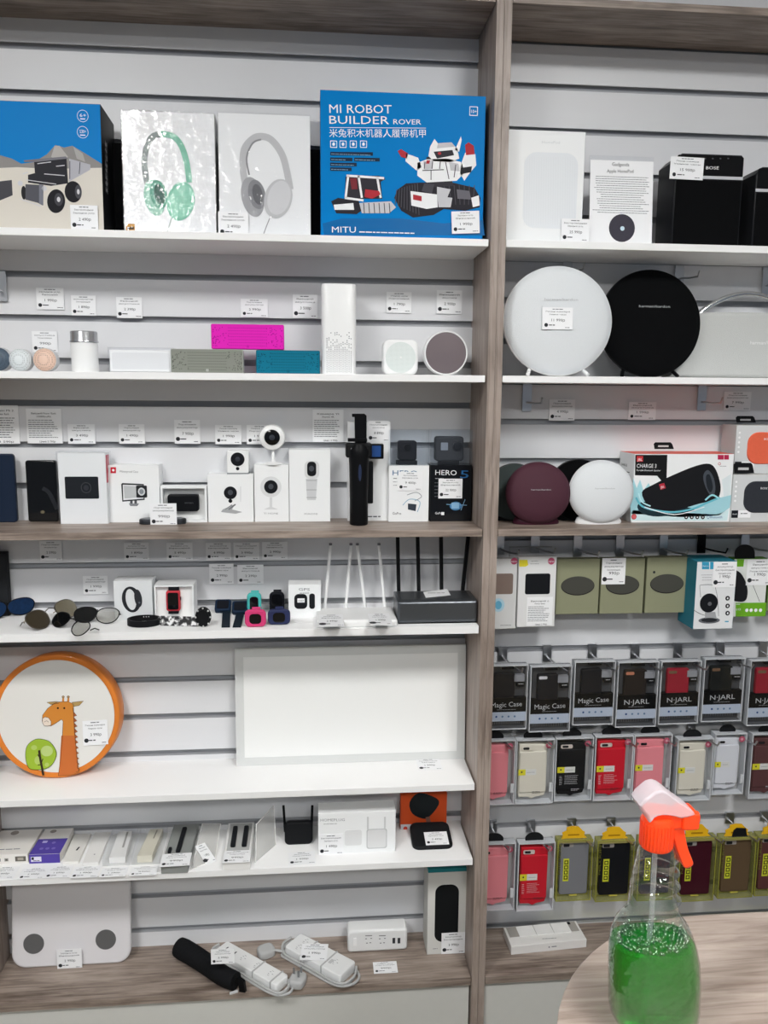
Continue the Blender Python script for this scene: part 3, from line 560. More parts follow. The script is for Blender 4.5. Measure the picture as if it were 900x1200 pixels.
def a_case(m,F):
    pp(m,F,[(129.5,547.5),(136,547.5),(136,554.5),(129.5,554.5)],C('cc2a3c',.4)); el(m,F,132.8,551,1.5,1.5,WH,.0006); m.txp(F,'Waterproof Case',140,553.5,162,554,2.5,C('8b8d90',.5))
    st(m,F,[(143,567),(168,568),(169,585),(144,587),(143,567)],2,C('3e4043',.4),.0006,0); pp(m,F,[(145,569),(161,570),(161,583),(146,584)],C('c4c7c9',.4)); m.slab(F,rp(F,160,569,172,583,.002),0,.0012,C('2d2e31',.4)); el(m,F,166,576,4.2,4.8,C('d5d8da',.2),.0016); el(m,F,166,576,2.6,3,C('8a9096',.3),.0018)
    for x in (154,159): pp(m,F,[(x-1.5,586),(x+1.5,586),(x+1.5,593),(x-1.5,593)],C('5a5c60',.4)); 
    pp(m,F,[(151,590),(163,590),(161,593),(153,593)],C('8a8c90',.4),.0006)
cbox(127.5,187,545,609.3,.045,'white box with a clear waterproof camera case pictured and a red corner mark',a_case,Y=-.045)
F=PL((0,-.05,Z3)); a0,a1,h=F.p(188.5,590)[0],F.p(242.5,590)[0],F.p(215,569.5)[1]
t=thing('camera_box','open shallow white box holding a black rounded gadget, behind a small price card','camera box',((a0+a1)/2,-.03,Z3),CB)
q=MB(); q.ring(F,rect(a0,0,a1,h),rect(a0+.005,.005,a1-.005,h-.006),-.028,0,CARD); q.slab(F,rect(a0+.001,.001,a1-.001,h-.001),-.03,-.022,C('e3e4e3',.5)); q.build('tray',t)
q=MB(); q.slab(F,rp(F,196,580,232,600,.006),-.022,-.006,C('141518',.35),bev=.003); q.txp(F,'seven',216,590.5,226,590.7,2.4,C('5a5c60',.4),-.0055); q.build('gadget',t,label='black rounded gadget in the box')
G=PL((0,0,Z3),X_,Y_); c=onz(191,613.5,Z3); k=mpp(PL((0,c.y,0)),191,612)
t=thing('desk_dial','flat dark grey stadium shaped gadget lying in front of the white boxes','gadget',(c.x,c.y,Z3))
q=MB(); q.slab(G,rr(c.x-27.5*k,c.y-.017,c.x+27.5*k,c.y+.017,.0165,8),.0004,.0125,C('3c3e42',.3,metal=.6),bev=.0035); q.build('body',t)
q=MB(); q.slab(G,rr(c.x-24*k,c.y-.013,c.x+24*k,c.y+.013,.0125,8),.0125,.0132,C('8f9195',.6,var=.1,scale=400)); q.build('pad',t)
card(175.5,590,207.5,616.0,'990р','standing on the flat grey gadget',Y=c.y-.0165)
def a_xf(m,F):
    m.slab(F,ell(*F.p(270,577.5),.0155,n=32),0,.0012,TB); el(m,F,270,577,3,3.2,C('4b4e55',.3),.0016); el(m,F,270,587,2.3,2.3,TB,.001); st(m,F,[(282,570),(282,588)],.5,C('c5c7c9',.5))
    pp(m,F,[(261,597),(275,591),(272,597),(284,600),(276,602),(259,600)],C('a9abad',.5)); st(m,F,[(268,597),(276,591)],1.6,C('77797c',.5),.0006,0); st(m,F,[(264,597),(272,591.5)],1.2,C('8b8d90',.5),.0006,0)
b1,FX=cbox(243.5,297,556,609.3,.05,'white box picturing a black lens on a folding foot, under a cube camera',a_xf,Y=-.05)
def topZ(F): return F.o.z+F.r[3]+.0003
F=PL((0,-.045,topZ(FX))); a0,a1,h=F.p(266,540)[0],F.p(291,540)[0],F.p(278,528)[1]
t=thing('cube_camera','small white cube camera with a black lens, standing on a white box','camera',((a0+a1)/2,-.025,F.o.z))
q=MB(); q.slab(F,rr(a0,.0026,a1,h,.003),-.045,0,WPL,bev=.0015); q.build('body',t)
q=MB(); q.slab(F,rect(a0-.0004,0,a1+.0004,.0025),-.0455,.0004,C('9da0a4',.35,metal=.5)); q.build('base',t)
q=MB(); x,y=F.p(278.5,538.2); q.lathe(F,x,y,[(.0165,0),(.0165,.0016),(.0145,.002),(.0145,.0008),(0,.0008)],TB); q.lathe(F,x,y,[(.006,.001),(.005,.002),(0,.0026)],C('3a3e46',.1)); q.lathe(F,*F.p(278.5,549.2),[(.0042,0),(.004,.0008),(0,.001)],TB,n=16); q.build('lens',t)
def a_round(m,F):
    m.slab(F,ell(*F.p(317.5,570.5),.0255,n=36),0,.0008,C('dfe1e2',.4)); m.slab(F,ell(*F.p(317.5,570.5),.0165,n=32),.0008,.0018,TB); el(m,F,317.5,570,3,3.2,C('4b4e55',.3),.0022)
    pp(m,F,[(316,583),(319,583),(319,594),(326,597),(309,597),(316,594)],C('d9dbdc',.5)); m.txp(F,'YI HOME',309,602.5,326,602.8,2,C('9a9c9f',.5))
b2,FR=cbox(298,338.5,545,610,.05,'narrow white box picturing a round camera, with the real round camera standing on it',a_round,Y=-.05)
c=PL((0,-.04,topZ(FR))); x,_=c.p(320,544); z0=c.o.z; hx,hz=c.p(319,512.5); r=mpp(c,319,512)*15.3
t=thing('round_camera','white round home camera on a slim stand, standing on a narrow white box','camera',(x,-.035,z0))
q=MB(); q.lathe(PL((0,0,z0),X_,Y_),x,-.033,[(.024,0),(.024,.002),(.02,.004),(.006,.0065),(.004,.012),(.0035,max(.02,hz-r*.7))],WPL,n=32); q.build('stand',t)
q=MB(); q.lathe(c,hx,hz,[(r*.5,-.017),(r*.85,-.013),(r,-.005),(r,.001),(r*.93,.006),(r*.62,.009),(r*.6,.006)],WPL,n=48); q.build('housing',t)
q=MB(); q.lathe(c,hx,hz,[(r*.6,.0055),(r*.58,.0085),(r*.3,.0105),(0,.011)],C('0c0d10',.12,coat=.5),n=40); q.lathe(c,hx,hz,[(r*.22,.0107),(r*.15,.0125),(0,.013)],C('3a3e46',.1),n=20); q.build('lens',t)
def a_gim(m,F):
    m.slab(F,rp(F,357,540,374,561,.012),0,.001,C('dcdedf',.4)); m.slab(F,rp(F,360,541,370.5,558,.009),.001,.002,TB); el(m,F,365,549,3,3.4,C('4b4e55',.3),.0026)
    pp(m,F,[(358.5,561),(372,561),(371,572),(370,586),(360,586),(359,572)],C('cfd1d3',.5)); 
    for y in (563,574,583): st(m,F,[(359,y),(371,y)],.7,C('9a9c9f',.5),.0006,0)
    m.txp(F,'XIAOMI',356,603,372,603.3,2,C('9a9c9f',.5))
cbox(339,387,527,610,.05,'tall white box picturing a white camera on a handle',a_gim,Y=-.05)
def a_eva(m,F): m.greek(F,F.p(430,605)[0],F.p(446,605)[0],F.p(440,606)[1],.003,C('6a6c70',.5)); 
cbox(407.5,457,494.5,610,.045,'tall plain white box standing behind the black gimbal handle',a_eva,Y=-.045)
card(431,493,456,518,'8 890р','at the top of the tall plain white box',Y=-.046)
# the gimbal handle
F=PL((0,-.10,Z3)); g=lambda x,y,h=0:F.w(*F.p(x,y),h); t=thing('gimbal_handle','tall black gimbal handle with a phone clamp and a small camera at its side','gimbal',(F.p(420,610)[0],-.10,Z3))
c0=F.p(420.5,615)[0]; k=mpp(F,420,560)
q=MB(); q.lathe(PL((0,0,Z3),X_,Y_),c0,-.10,[(10*k,0),(10.8*k,.003),(10.6*k,.06),(11.4*k,F.p(420,545)[1]),(12*k,F.p(420,535)[1]),(13*k,F.p(420,528)[1]),(9*k,F.p(420,520)[1])],C('111214',.4),n=28); q.build('grip',t)
q=MB(); q.slab(F,rp(F,405,519,435.5,536,.005),-.018,.014,C('1a1b1d',.4),bev=.004); q.slab(F,rp(F,411,524.6,430,527,.0008),.014,.0145,C('b9bcc0',.3)); q.build('motor_head',t)
q=MB(); q.slab(F,F.P([(416,519),(415.5,488),(412.5,488),(412.5,484.8),(427,484.8),(429.5,487),(429.5,519)]),-.008,.006,BPL,bev=.0015); q.slab(F,rp(F,407.5,513.5,430,517.5,.001),-.006,.008,BPL,bev=.001); q.build('phone_clamp',t)
q=MB(); q.slab(F,rp(F,431,541.5,438,591,.003),-.03,-.012,C('18191b',.4),bev=.003); q.build('side_arm',t)
q=MB(); q.slab(F,rp(F,433,520.5,450,538,.003),-.022,-.004,BPL,bev=.002); q.slab(F,rp(F,436,522.5,446.5,535.5,.001),-.004,-.0032,C('274a86',.15,coat=.6)); q.build('camera',t,label='small camera with a blue screen')
q=MB(); q.slab(F,rr(c0-2.2*k,F.p(420,570)[1],c0+2.4*k,F.p(420,541)[1],2*k),.0245,.0255,C('3b4048',.12,coat=.5)) if 0 else q.blob((c0+.001,-.10-11.5*k,Z3+F.p(420,553)[1]),.004,.0025,.02,C('2b3550',.12,coat=.5)); q.build('thumb_stick',t)
# cube-topped action camera boxes
def hero(x0,x1,ys,mat,label,dark,priceart):
    m,F=carton(x0,x1,ys,610,Z3,.058,mat,Y=-.062); t=thing('action_camera_box',label,'camera box',((F.r[0]+F.r[2])/2,-.03,Z3),'action camera boxes'); priceart(m,F); m.build('carton',t)
    h=F.p((x0+x1)/2,504)[1]; q=MB(); q.slab(F,rect(F.r[0]+.0005,F.r[3]+.0002,F.r[2]-.0005,h),-.0575,-.0005,film('clear_plastic_cube_'+str(int(x0)),(.93,.95,.97),.03,.06)); q.build('clear_cube',t)
    zc=F.o.z+F.r[3]; q=MB(); q.slab(F,rect((F.r[0]+F.r[2])/2-.028,F.r[3]+.0005,(F.r[0]+F.r[2])/2+.022,F.r[3]+.010),-.045,-.012,C('1b1c1f',.4),bev=.002)
    if dark: q.slab(F,rp(F,511,512,545,541,.007),-.038,-.012,C('3c3e43',.55,var=.1,scale=300),bev=.004); q.slab(F,rp(F,517.5,519,526,528,.0015),-.012,-.0112,C('8b93a0',.3)); q.lathe(F,*F.p(537,523),[(.011,-.012),(.011,-.007),(.009,-.006),(0,-.0065)],C('22242a',.3))
    else: q.slab(F,rp(F,467.5,517,489.5,540,.006),-.04,-.012,C('1e1f24',.5,var=.1,scale=300),bev=.004); q.lathe(F,*F.p(478,525),[(.009,-.012),(.009,-.009),(0,-.0085)],C('101114',.3))
    q.build('action_camera',t)
def hw(m,F):
    m.txp(F,'HERO',460,557,489,557.4,6,C('3f6f97',.5)); m.greek(F,*[F.p(460,560)[0],F.p(466,560)[0]],F.p(460,561)[1],.0015,INK); 
    for y in (565,569): m.greek(F,F.p(460,y)[0],F.p(466,y)[0],F.p(460,y)[1],.0012,GR,seed=y)
    m.slab(F,F.P([(478,590),(488,591),(487,599),(478,597)]),0,.0008,C('3a414c',.4)); st(m,F,[(472,592),(480,585),(492,588),(489,600)],.8,C('8fb6cc',.4),.0006); st(m,F,[(477,580),(488,577),(494,582),(486,587)],.8,C('9aa0a6',.4),.0006); m.txp(F,'GoPro',460,603,470,603.2,3,INK)
def hb(m,F):
    m.txp(F,'HERO',510,556.5,535,557,6,WH); m.txp(F,'5',539,560,549,560.3,9,C('2f6ca8',.5)); m.greek(F,F.p(510,560)[0],F.p(520,560)[0],F.p(510,561)[1],.0012,LG)
    for y in range(566,586,4): m.greek(F,F.p(508.5,y)[0],F.p(515,y)[0],F.p(510,y)[1],.0011,GR,seed=y)
    el(m,F,534,593,7,5,C('4b7fae',.3),.0006); m.slab(F,rp(F,529,589,538,596,.001),0,.001,C('8db8d8',.3)); st(m,F,[(523,591),(547,592)],.7,C('7ea7c8',.4),.0009); st(m,F,[(545,585),(540,598)],.7,C('7ea7c8',.4),.0009); m.txp(F,'GoPro',510,602.5,519,602.7,2.6,WH); pp(m,F,[(517,600),(520.5,600),(520.5,603.5),(517,603.5)],WH,.0008)
hero(455.5,502.5,545.5,CARD,'white action camera box topped by a clear cube holding a small black camera',False,hw)
hero(504.5,552.5,545,C('101216',.3,coat=.3),'black action camera box topped by a clear cube holding a dark grey camera',True,hb)
card(466.5,553,494.5,575,'9 400р','on the white action camera box',Y=-.0638,rot=-1)
card(514,561,541.5,584,'22 900р','on the black action camera box',Y=-.0638)
# wall cards
leaf(-12,475,21,520,('Xiaomi Mi 2','Power Bank'),'white information sheet cut by the left photo edge, above the navy power bank',-.003,11,'1 590р')
leaf(32.5,479,71.5,519.5,('Внешний Power Bank','10000mAh'),'white information sheet on the slatwall above the black power bank',-.003,12,'Цена 2 790р')
leaf(366.5,480,402.5,518,('Камера YI','Xiaomi 4K'),'white information sheet on the slatwall left of the black gimbal handle',-.003,13,'Цена 14 990р')
for a in ((79,497,112,520,'3 490р','on the slatwall above the sleeved camera box'),(139,497,170,520,'1 490р','on the slatwall above the waterproof case box'),(204,492,235,520,'7 900р','on the slatwall above the open shallow white box'),(252,498,283,520.5,'1 990р','on the slatwall above the cube camera'),(289,498,319,520.5,'1 990р','on the slatwall partly behind the round white camera')):
    card(*a,Y=-.003)

# ---------------------------------------------------------------- camera shelf, right bay
MAR=M('maroon_speaker_fabric',s2l('47202f'),.7,var=.15,bump=.3,scale=900); GFAB=M('slate_speaker_fabric',s2l('35403f'),.7,var=.2,bump=.3,scale=900)
SG='small round speakers on the oak shelf'
onyx(603,578,34,33,-.062,Z3,GFAB,BPL,'dark slate round speaker behind the maroon one, beside the oak divider',text=False,foot='base',group=SG,back=.02,dome=.008,tilt=2)
onyx(678,575,36,35,-.062,Z3,FAB,BPL,'black round speaker mostly hidden behind the maroon and white ones',text=False,foot='base',group=SG,back=.02,dome=.008,tilt=2)
onyx(631,579,38,36,-.125,Z3,MAR,C('3b1b28',.4),'dark maroon round speaker with small silver lettering on its face',foot='base',group=SG,back=.03)
onyx(705,579,38,36.5,-.125,Z3,LFAB,WPL,'white round speaker on the oak shelf, left of the large orange topped speaker box',foot='base',group=SG,back=.03,tc=C('a9acae',.4))
TEAL=C('5fb4c4',.4); ORG=C('e2553f',.4)
def tab(m,F,x,y,w2,h2,t,o=0): 
    q=MB(); q.slab(F,F.P([(x-w2+1,y+h2),(x-w2,y+2),(x-w2+2,y),(x+w2-2,y),(x+w2,y+2),(x+w2+2,y+h2)]),-.0405+o,-.039+o,C('17181a',.5)); q.slab(F,rp(F,x-w2*.55,y+h2*.45,x+w2*.6,y+h2*.7,.001),-.039+o,-.0388+o,C('c9c9c9',.4)); q.build('hang_tab',t,label='black hang tab')
m,F=carton(742,857.5,532,611,Z3,.094,CARD,Y=-.100); t=thing('speaker_box','white speaker box with a black cylinder speaker splashing in blue water, red on top','speaker box',((F.r[0]+F.r[2])/2,-.05,Z3))
G=PL((0,0,F.o.z+F.r[3]),X_,Y_); m.slab(G,rect(F.r[0],F.Y,F.r[2],F.Y+.094),0,.0004,ORG)
S=sideL(F); 
for i,y in enumerate((.128,.115,.108,.098,.091,.08,.07,.05)): m.greek(S,-.088,-.02,y*.95,.002,INK if i==0 else GR,seed=i,c=False)
m.txt(S,'CHARGE',(-.085,.136),(-.045,.136),.006,INK)
pp(m,F,[(744.5,533),(782,533),(781,562.5),(776,562.5),(775.5,564),(770,557.5),(744,557)],C('1a1b1d',.4)); pp(m,F,[(746,534.5),(753.5,534.5),(753.5,541),(746,541)],C('c9383c',.4),.0006); m.txp(F,'JBL',747,540,752.5,540,3,WH,.0008)
m.txp(F,'CHARGE 3',746,548,769,548.2,4.5,WH,.0006); m.txp(F,'Portable Bluetooth Speaker',746,552,774,552.2,2,WH,.0006)
pp(m,F,[(742,560),(746,572),(750,562),(754,575),(760,566),(764,575),(764,585),(748,600),(740,590)],C('a8dbe4',.4)); pp(m,F,[(738,580),(760,585),(800,595),(824,588),(857,580),(855,595),(842,604),(800,606),(739,602)],C('a5d5df',.4),.0005)
pp(m,F,[(742,598),(739,603),(739,610),(852,610),(854,597),(840,603)],C('d4ecf0',.4),.0005); pp(m,F,[(846,562),(857,555),(856,580),(848,582)],C('dfe9ec',.4),.0005)
pp(m,F,cr([(747,592),(750,600),(765,605),(785,604),(808,600),(812,596),(780,590),(755,588)],3,True),C('22343c',.4),.0008)
pp(m,F,cr([(752,577),(765,568),(790,556),(815,546),(831,543.5),(839,551),(844,568),(843,580),(838,586),(820,590),(795,597),(772,600),(760,594)],4,True),C('1b1c1f',.5),.0011)
pp(m,F,cr([(825,554),(830,551),(836,560),(838,574),(834,582),(828,574),(824,562)],4,True),C('4a4f57',.35),.0014); pp(m,F,cr([(827,558),(831,556),(834,564),(835,572),(832,577),(828,570)],4,True),C('262a30',.35),.0016)
m.slab(F,F.P([(772,567.5),(778,566),(780,572),(774,574)]),.0011,.0016,C('b83040',.4)); m.txp(F,'JBL',774,572.3,778.5,571,2.5,WH,.0018)
st(m,F,[(745,583),(752,593),(768,598),(790,600),(812,596),(826,590),(843,583)],2.2,C('6cc0d0',.35),.0018); st(m,F,[(748,578),(752,588),(762,593)],1.5,C('c3ebf1',.35),.0018); st(m,F,[(826,586),(834,580),(842,584)],2,C('9fdde8',.35),.002); st(m,F,[(755,594),(790,603),(825,594)],1,WH,.002)
pp(m,F,[(841,533),(848,533),(848,538.5),(841,538.5)],C('b52c50',.4),.0006); pp(m,F,[(848.5,533),(854,533),(854,538.5),(848.5,538.5)],C('b52c50',.4),.0006); m.greek(F,F.p(842,544)[0],F.p(853,544)[0],F.p(845,546.5)[1],.001,GR); eln(m,F,843,543.5,1.6,1.6,.5,RED)
eln(m,F,742.8,605.5,3,3.2,.7,RED,.0008); el(m,F,742.8,605.5,2.3,2.5,C('d8686b',.4),.0008)
for x in (804,810.5,817,823.5): el(m,F,x,606,2.2,2.3,C('1d1e20',.5),.0008); el(m,F,x,606,.7,1,WH,.001)
m.txp(F,'Bluetooth',832,607.3,846,607.3,3,C('3a6ca0',.4),.0008); eln(m,F,829.8,605.8,1.5,2.2,.5,C('3a6ca0',.4),.0008)
m.build('carton',t); tab(None,F,785,519.5,11,8,t)
def sbox(x0,x1,yt,yb,Z,Y,colr,label,dark,Ztop=None):
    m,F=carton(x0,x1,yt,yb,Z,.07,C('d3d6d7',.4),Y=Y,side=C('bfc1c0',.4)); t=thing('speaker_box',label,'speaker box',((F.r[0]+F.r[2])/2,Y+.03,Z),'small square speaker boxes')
    cx=F.p(x0+47,(yt+yb)/2+1)[0]; H=F.r[3]; k=mpp(F,880,550)
    m.slab(F,rr(F.p(x0+16,yt)[0],H*.20,F.p(x0+66,yt)[0],H*.86,.028,7),0,.003,colr,bev=.002); m.txp(F,'BOSE',x0+33,yt+17,x0+41,yt+17.2,2.2,WH,.0034)
    m.slab(F,rr(F.r[0]+.002,.011,F.r[0]+.019,.030,.001),0,.0008,C('1c1e24',.4)); m.txt(F,'BOSE',(F.r[0]+.005,.019),(F.r[0]+.016,.019),.003,WH,.001)
    m.slab(F,rect(F.r[0]+.0195,.0115,F.r[0]+.052,.030),0,.0008,WH); m.greek(F,F.r[0]+.024,F.r[0]+.045,.021,.002,INK,.001); 
    for i in range(5): m.poly(F,ell(F.r[0]+.009,H*.45+.012*i,.003,n=8),.0005,C('f2f3f4',.4))
    m.build('carton',t); return t,F
t1,FB=sbox(857.5,941,556,612,Z3,-.105,C('33363c',.5,var=.1,scale=200),'small grey speaker box with a dark speaker pictured, lower of two stacked',True); tab(None,FB,871,542.5,11,12,t1,.0385)
t2,FO=sbox(861.5,938,498.5,552,FB.o.z+FB.r[3]+.0004,-.085,C('e4694d',.5,var=.05,scale=200),'small pale speaker box with an orange speaker pictured, upper of the two stacked',False); tab(None,FO,883,488,11,8,t2)
for a in ((644,468,673,493,'4 990р','on the slatwall above the maroon round speaker'),(737,471,768,492,'1 990р','on the slatwall above the large splash picture speaker box'),(849,459,879,481,'7 990р','on the slatwall above the orange speaker box')):
    card(*a,Y=-.003)
# ---------------------------------------------------------------- hooks
def hook(x,y0,y1,L,label,w_=6,Y=-.0065,mat=None,up=True,grp='steel display hooks',side=0):
    F=PL((0,Y,0)); r=rp(F,x-w_,y0,x+w_,y1); a0,b0=r[0]; a1,b1=r[2]; c=(a0+a1)/2; t=thing('display_hook',label,'display hook',(c,Y,b0),grp)
    q=MB(); q.slab(F,r,0,.0015,mat or STEEL,bev=.0004,seg=1); q.slab(F,rect(a0+.001,b1-.0005,a1-.001,b1+.006),-.0065,.0012,mat or STEEL); q.build('back_plate',t)
    z=b0+(b1-b0)*.35; q=MB(); q.tube([(c,Y-.001,z),(c,Y-.02,z),(c+side*.5,Y-L*.6,z-.002),(c+side,Y-L,z-.001),(c+side,Y-L-.008,z+.012)],.0024,mat or STEEL,n=8); q.build('prong',t); return t,(c,z)
UH='empty steel hooks under the white shelves'
hook(2,321,353,.02,'steel hook plate on the slatwall at the left photo edge, above the mini speakers',5,grp=UH)
for x,y0,y1,s,l in ((665,308,325,.0,'steel hook above the large white round speaker'),(796,314,334,.0,'steel hook above the large black round speaker'),(898,316,345,0,'steel hook at the right photo edge, above the chrome handle'),(617.5,452,482,0,'steel hook on the slatwall above the slate round speaker'),(822.5,453,481,.0,'dark steel hook on the slatwall above the large speaker box')):
    hook(x,y0,y1,.06,l,6,side=.02,grp=UH)
# ---------------------------------------------------------------- watch and router shelf, left bay
GZ=lambda Z,h=0:PL((0,0,Z+h),X_,Y_)
slabthing('carton','plain dark box cut by the left photo edge, on the sunglasses shelf','box',-34,8,648,708,Z4,.022,C('26282b',.5),.001,Y=-.028,bev=.001)
LENSF=[]
def specs(l,r,rx,ry,lens,frame,label,tilt=25,h=.019,lens2=None,clear=False):
    A=onz(l[0],l[1],Z4+h); B=onz(r[0],r[1],Z4+h); u=(B-A).normalized(); t=math.radians(tilt); n0=Z_.cross(u); v=(Z_*math.cos(t)+n0*math.sin(t)); O=(A+B)/2
    F=PL(A,u,v); d=(B-A).length; low=ry*math.cos(t)+.0022; T=thing('sunglasses',label,'glasses',(O.x,O.y,Z4),'sunglasses laid on the white shelf')
    F.o=F.o+Z_*(low-h); 
    q=MB(); 
    for cx in (0,d):
        sh=cr([(cx-rx,ry*.35),(cx-rx*.5,ry*.95),(cx+rx*.5,ry),(cx+rx,ry*.4),(cx+rx*.75,-ry*.6),(cx,-ry),(cx-rx*.8,-ry*.6)],4,True)
        q.tube([F.w(a,b,0) for a,b in sh],.0013,frame,n=6,closed=True)
        if cx==0: S0=sh
    q.tube([F.w(rx*.9,ry*.5,0),F.w(d/2,ry*.75,.001),F.w(d-rx*.9,ry*.5,0)],.0013,frame,n=6)
    q.tube([F.w(-rx,ry*.4,0),F.w(-rx-.003,ry*.4,-.004)],.0014,frame,n=6); q.build('frame',T)
    for cx,L in ((0,lens),(d,lens2 or lens)):
        q=MB(); sh=cr([(cx-rx,ry*.35),(cx-rx*.5,ry*.95),(cx+rx*.5,ry),(cx+rx,ry*.4),(cx+rx*.75,-ry*.6),(cx,-ry),(cx-rx*.8,-ry*.6)],4,True)
        q.slab(F,sh,-.001,.0006,L); q.build('lens',T)
    for s,cx in ((-1,0),(1,d)):
        q=MB(); e=F.w(cx+s*(rx+.002),ry*.3,-.004); e2=e+u*(-s*.03)+V3((0,0,0))-F.n*.05; e2.z=Z4+.004; e2.y=min(e2.y,-.008)
        q.tube([e,(e+e2)/2+Z_*.004,e2],.0014,frame,n=6); q.build('temple',T)
LB=M('brown_tinted_lens',s2l('3d3527'),.08,spec=.6,coat=.4); LO=M('olive_tinted_lens',s2l('6d6652'),.08,spec=.6,coat=.4); LK=M('black_lens',s2l('0f1011'),.06,spec=.6,coat=.4)
LBL=M('blue_mirror_lens',s2l('0f2f55'),.1,metal=.4,var=.5,scale=120,coat=.5); LCL=film('clear_lens',(.9,.9,.88),.06)
specs((-8,717),(25,712),.031,.020,LBL,BPL,'blue mirrored sunglasses at the far left of the shelf',tilt=15)
specs((45,727),(78,714),.035,.024,LB,C('6b655c',.3,metal=.8),'aviator sunglasses with brown lenses, thin metal frame and a small white nose tag',tilt=42,lens2=LO)
specs((71,727),(94,737),.033,.019,LK,BPL,'black sunglasses with one lens turned flat, in front of the aviator pair',tilt=45,h=.014,lens2=LCL)
specs((100,720),(126,721),.028,.019,LK,BPL,'black folded glasses lying nearest the white fitness band box',tilt=35,lens2=LCL)
def a_band(m,F):
    a,b=F.p(154,702.5); k=mpp(F,154,702); o=ell(a,b,11*k,16*k,36,.12); i=ell(a-.5*k,b,6*k,13*k,36,.12); n=36
    m.add([F.w(p,q,.0006) for p,q in o+i],[(j,(j+1)%n,n+(j+1)%n,n+j) for j in range(n)],C('2a2c30',.5)); m.slab(F,ell(*F.p(162,701),4.4*k,11*k,20,.12),.0006,.0014,C('303237',.4)); el(m,F,163.5,706,1.3,1.3,C('5f646c',.4),.0018)
cbox(133.5,178.5,680.5,722.5,.05,'grey white fitness band box with a black band pictured upright',a_band,name='watch_box',cat='watch box',group='white watch boxes',Z=Z4,mat=C('dde0e2',.4),Y=-.085)
Yw=-.088; F=PL((0,Yw,Z4)); a0,a1,h=F.p(181,705)[0],F.p(227,705)[0],F.p(204,686)[1]
t=thing('watch_box','open white box holding a square smart watch with a red case','watch box',((a0+a1)/2,Yw+.02,Z4),'white watch boxes')
q=MB(); q.ring(F,rect(a0,0,a1,h),rect(a0+.0035,.0035,a1-.0035,h-.0035),-.06,0,CARD); q.slab(F,rect(a0+.001,.001,a1-.001,h-.001),-.065,-.012,C('eeefee',.5)); q.build('tray',t)
q=MB(); q.slab(F,rp(F,195,692.5,210.5,716.5,.005),-.012,.0,C('c23a44',.3),bev=.003); q.slab(F,rp(F,196.8,694.5,208.8,714.5,.004),0,.0006,C('101114',.1,coat=.5)); q.slab(F,rp(F,210.3,700,211.6,704,.0006),-.008,-.004,C('2a2c30',.3)); q.build('watch_case',t,label='red square watch case with a black screen')
q=MB(); q.slab(F,rp(F,197,687.5,209,693,.001),-.012,-.004,TB); q.slab(F,rp(F,197,716,209,720,.001),-.012,-.004,TB); q.build('strap',t)
c=onz(169,731.5,Z4); k=mpp(PL((0,c.y,0)),169,731)
t=thing('fitness_band','black rubber fitness band loop lying on edge before the band box','fitness band',(c.x,c.y,Z4)); G=GZ(Z4)
q=MB(); o=ell(c.x,c.y,19.5*k,.030,44); i=ell(c.x,c.y,17.3*k,.0265,44); q.ring(G,o,i,.0003,.015,C('141517',.5)); 
for j in range(5): q.poly(PL((0,c.y+.0262,Z4),X_,Z_),ell(c.x-.012+.006*j,.011,.0012,n=8),.0004,LG)
q.build('strap',t); q=MB(); q.blob((c.x+18.3*k,c.y,Z4+.0085),.004,.012,.0083,C('0c0d0f',.15,coat=.5),e=.7); q.build('clasp',t)
CAMO=bpy.data.materials.new('camouflage_rubber'); CAMO.use_nodes=True; nt=CAMO.node_tree; tc=nt.nodes.new('ShaderNodeTexCoord'); nz=nt.nodes.new('ShaderNodeTexNoise'); nz.inputs['Scale'].default_value=95; nz.inputs['Detail'].default_value=1
cr_=nt.nodes.new('ShaderNodeValToRGB'); cr_.color_ramp.interpolation='CONSTANT'; e=cr_.color_ramp.elements; e[0].color=(.02,.02,.022,1); e[1].position=.58; e[1].color=(.8,.8,.8,1); k_=e.new(.48); k_.color=(.25,.25,.25,1)
nt.links.new(tc.outputs['Object'],nz.inputs[0]); nt.links.new(nz.outputs[0],cr_.inputs[0]); nt.links.new(cr_.outputs[0],nt.nodes['Principled BSDF'].inputs[0]); nt.nodes['Principled BSDF'].inputs['Roughness'].default_value=.5
c=onz(236,735,Z4); F=PL((0,c.y,Z4)); t=thing('wrist_watch','round black sports watch on a grey camouflage strap stretched along the shelf','watch',(F.p(215,730)[0],c.y,Z4))
q=MB(); p0=V3((F.p(186,728)[0],c.y+.02,Z4+.013)); p1=V3((F.p(232,728)[0],c.y+.006,Z4+.013)); q.tube([p0,p0.lerp(p1,.33)+Y_*.006,p0.lerp(p1,.66)+Y_*.004,p1],.0125,CAMO,n=4,flat=1,up=(0,0,1)) if 0 else q.slab(PL((p0.x,p0.y,Z4),(p1-p0),Z_),rr(0,.0005,(p1-p0).length,.024,.003),0,.0035,CAMO,bev=.001); q.build('strap',t)
q=MB(); a,b=F.p(238,725); k=mpp(F,238,725); b=max(b,12.2*k); q.lathe(F,a,b,[(11*k,-.012),(12*k,-.008),(12*k,-.001),(9*k,.001),(8.5*k,-.0005),(0,-.0005)],C('17181a',.4),sx=.78,n=28); 
for j in range(8): w_=2*PI*j/8; q.blob((a+11*k*.78*math.cos(w_),c.y-.001,Z4+b+11*k*math.sin(w_)),.0022,.0022,.0022,C('c9c9c9',.5),8,6)
q.build('case',t)
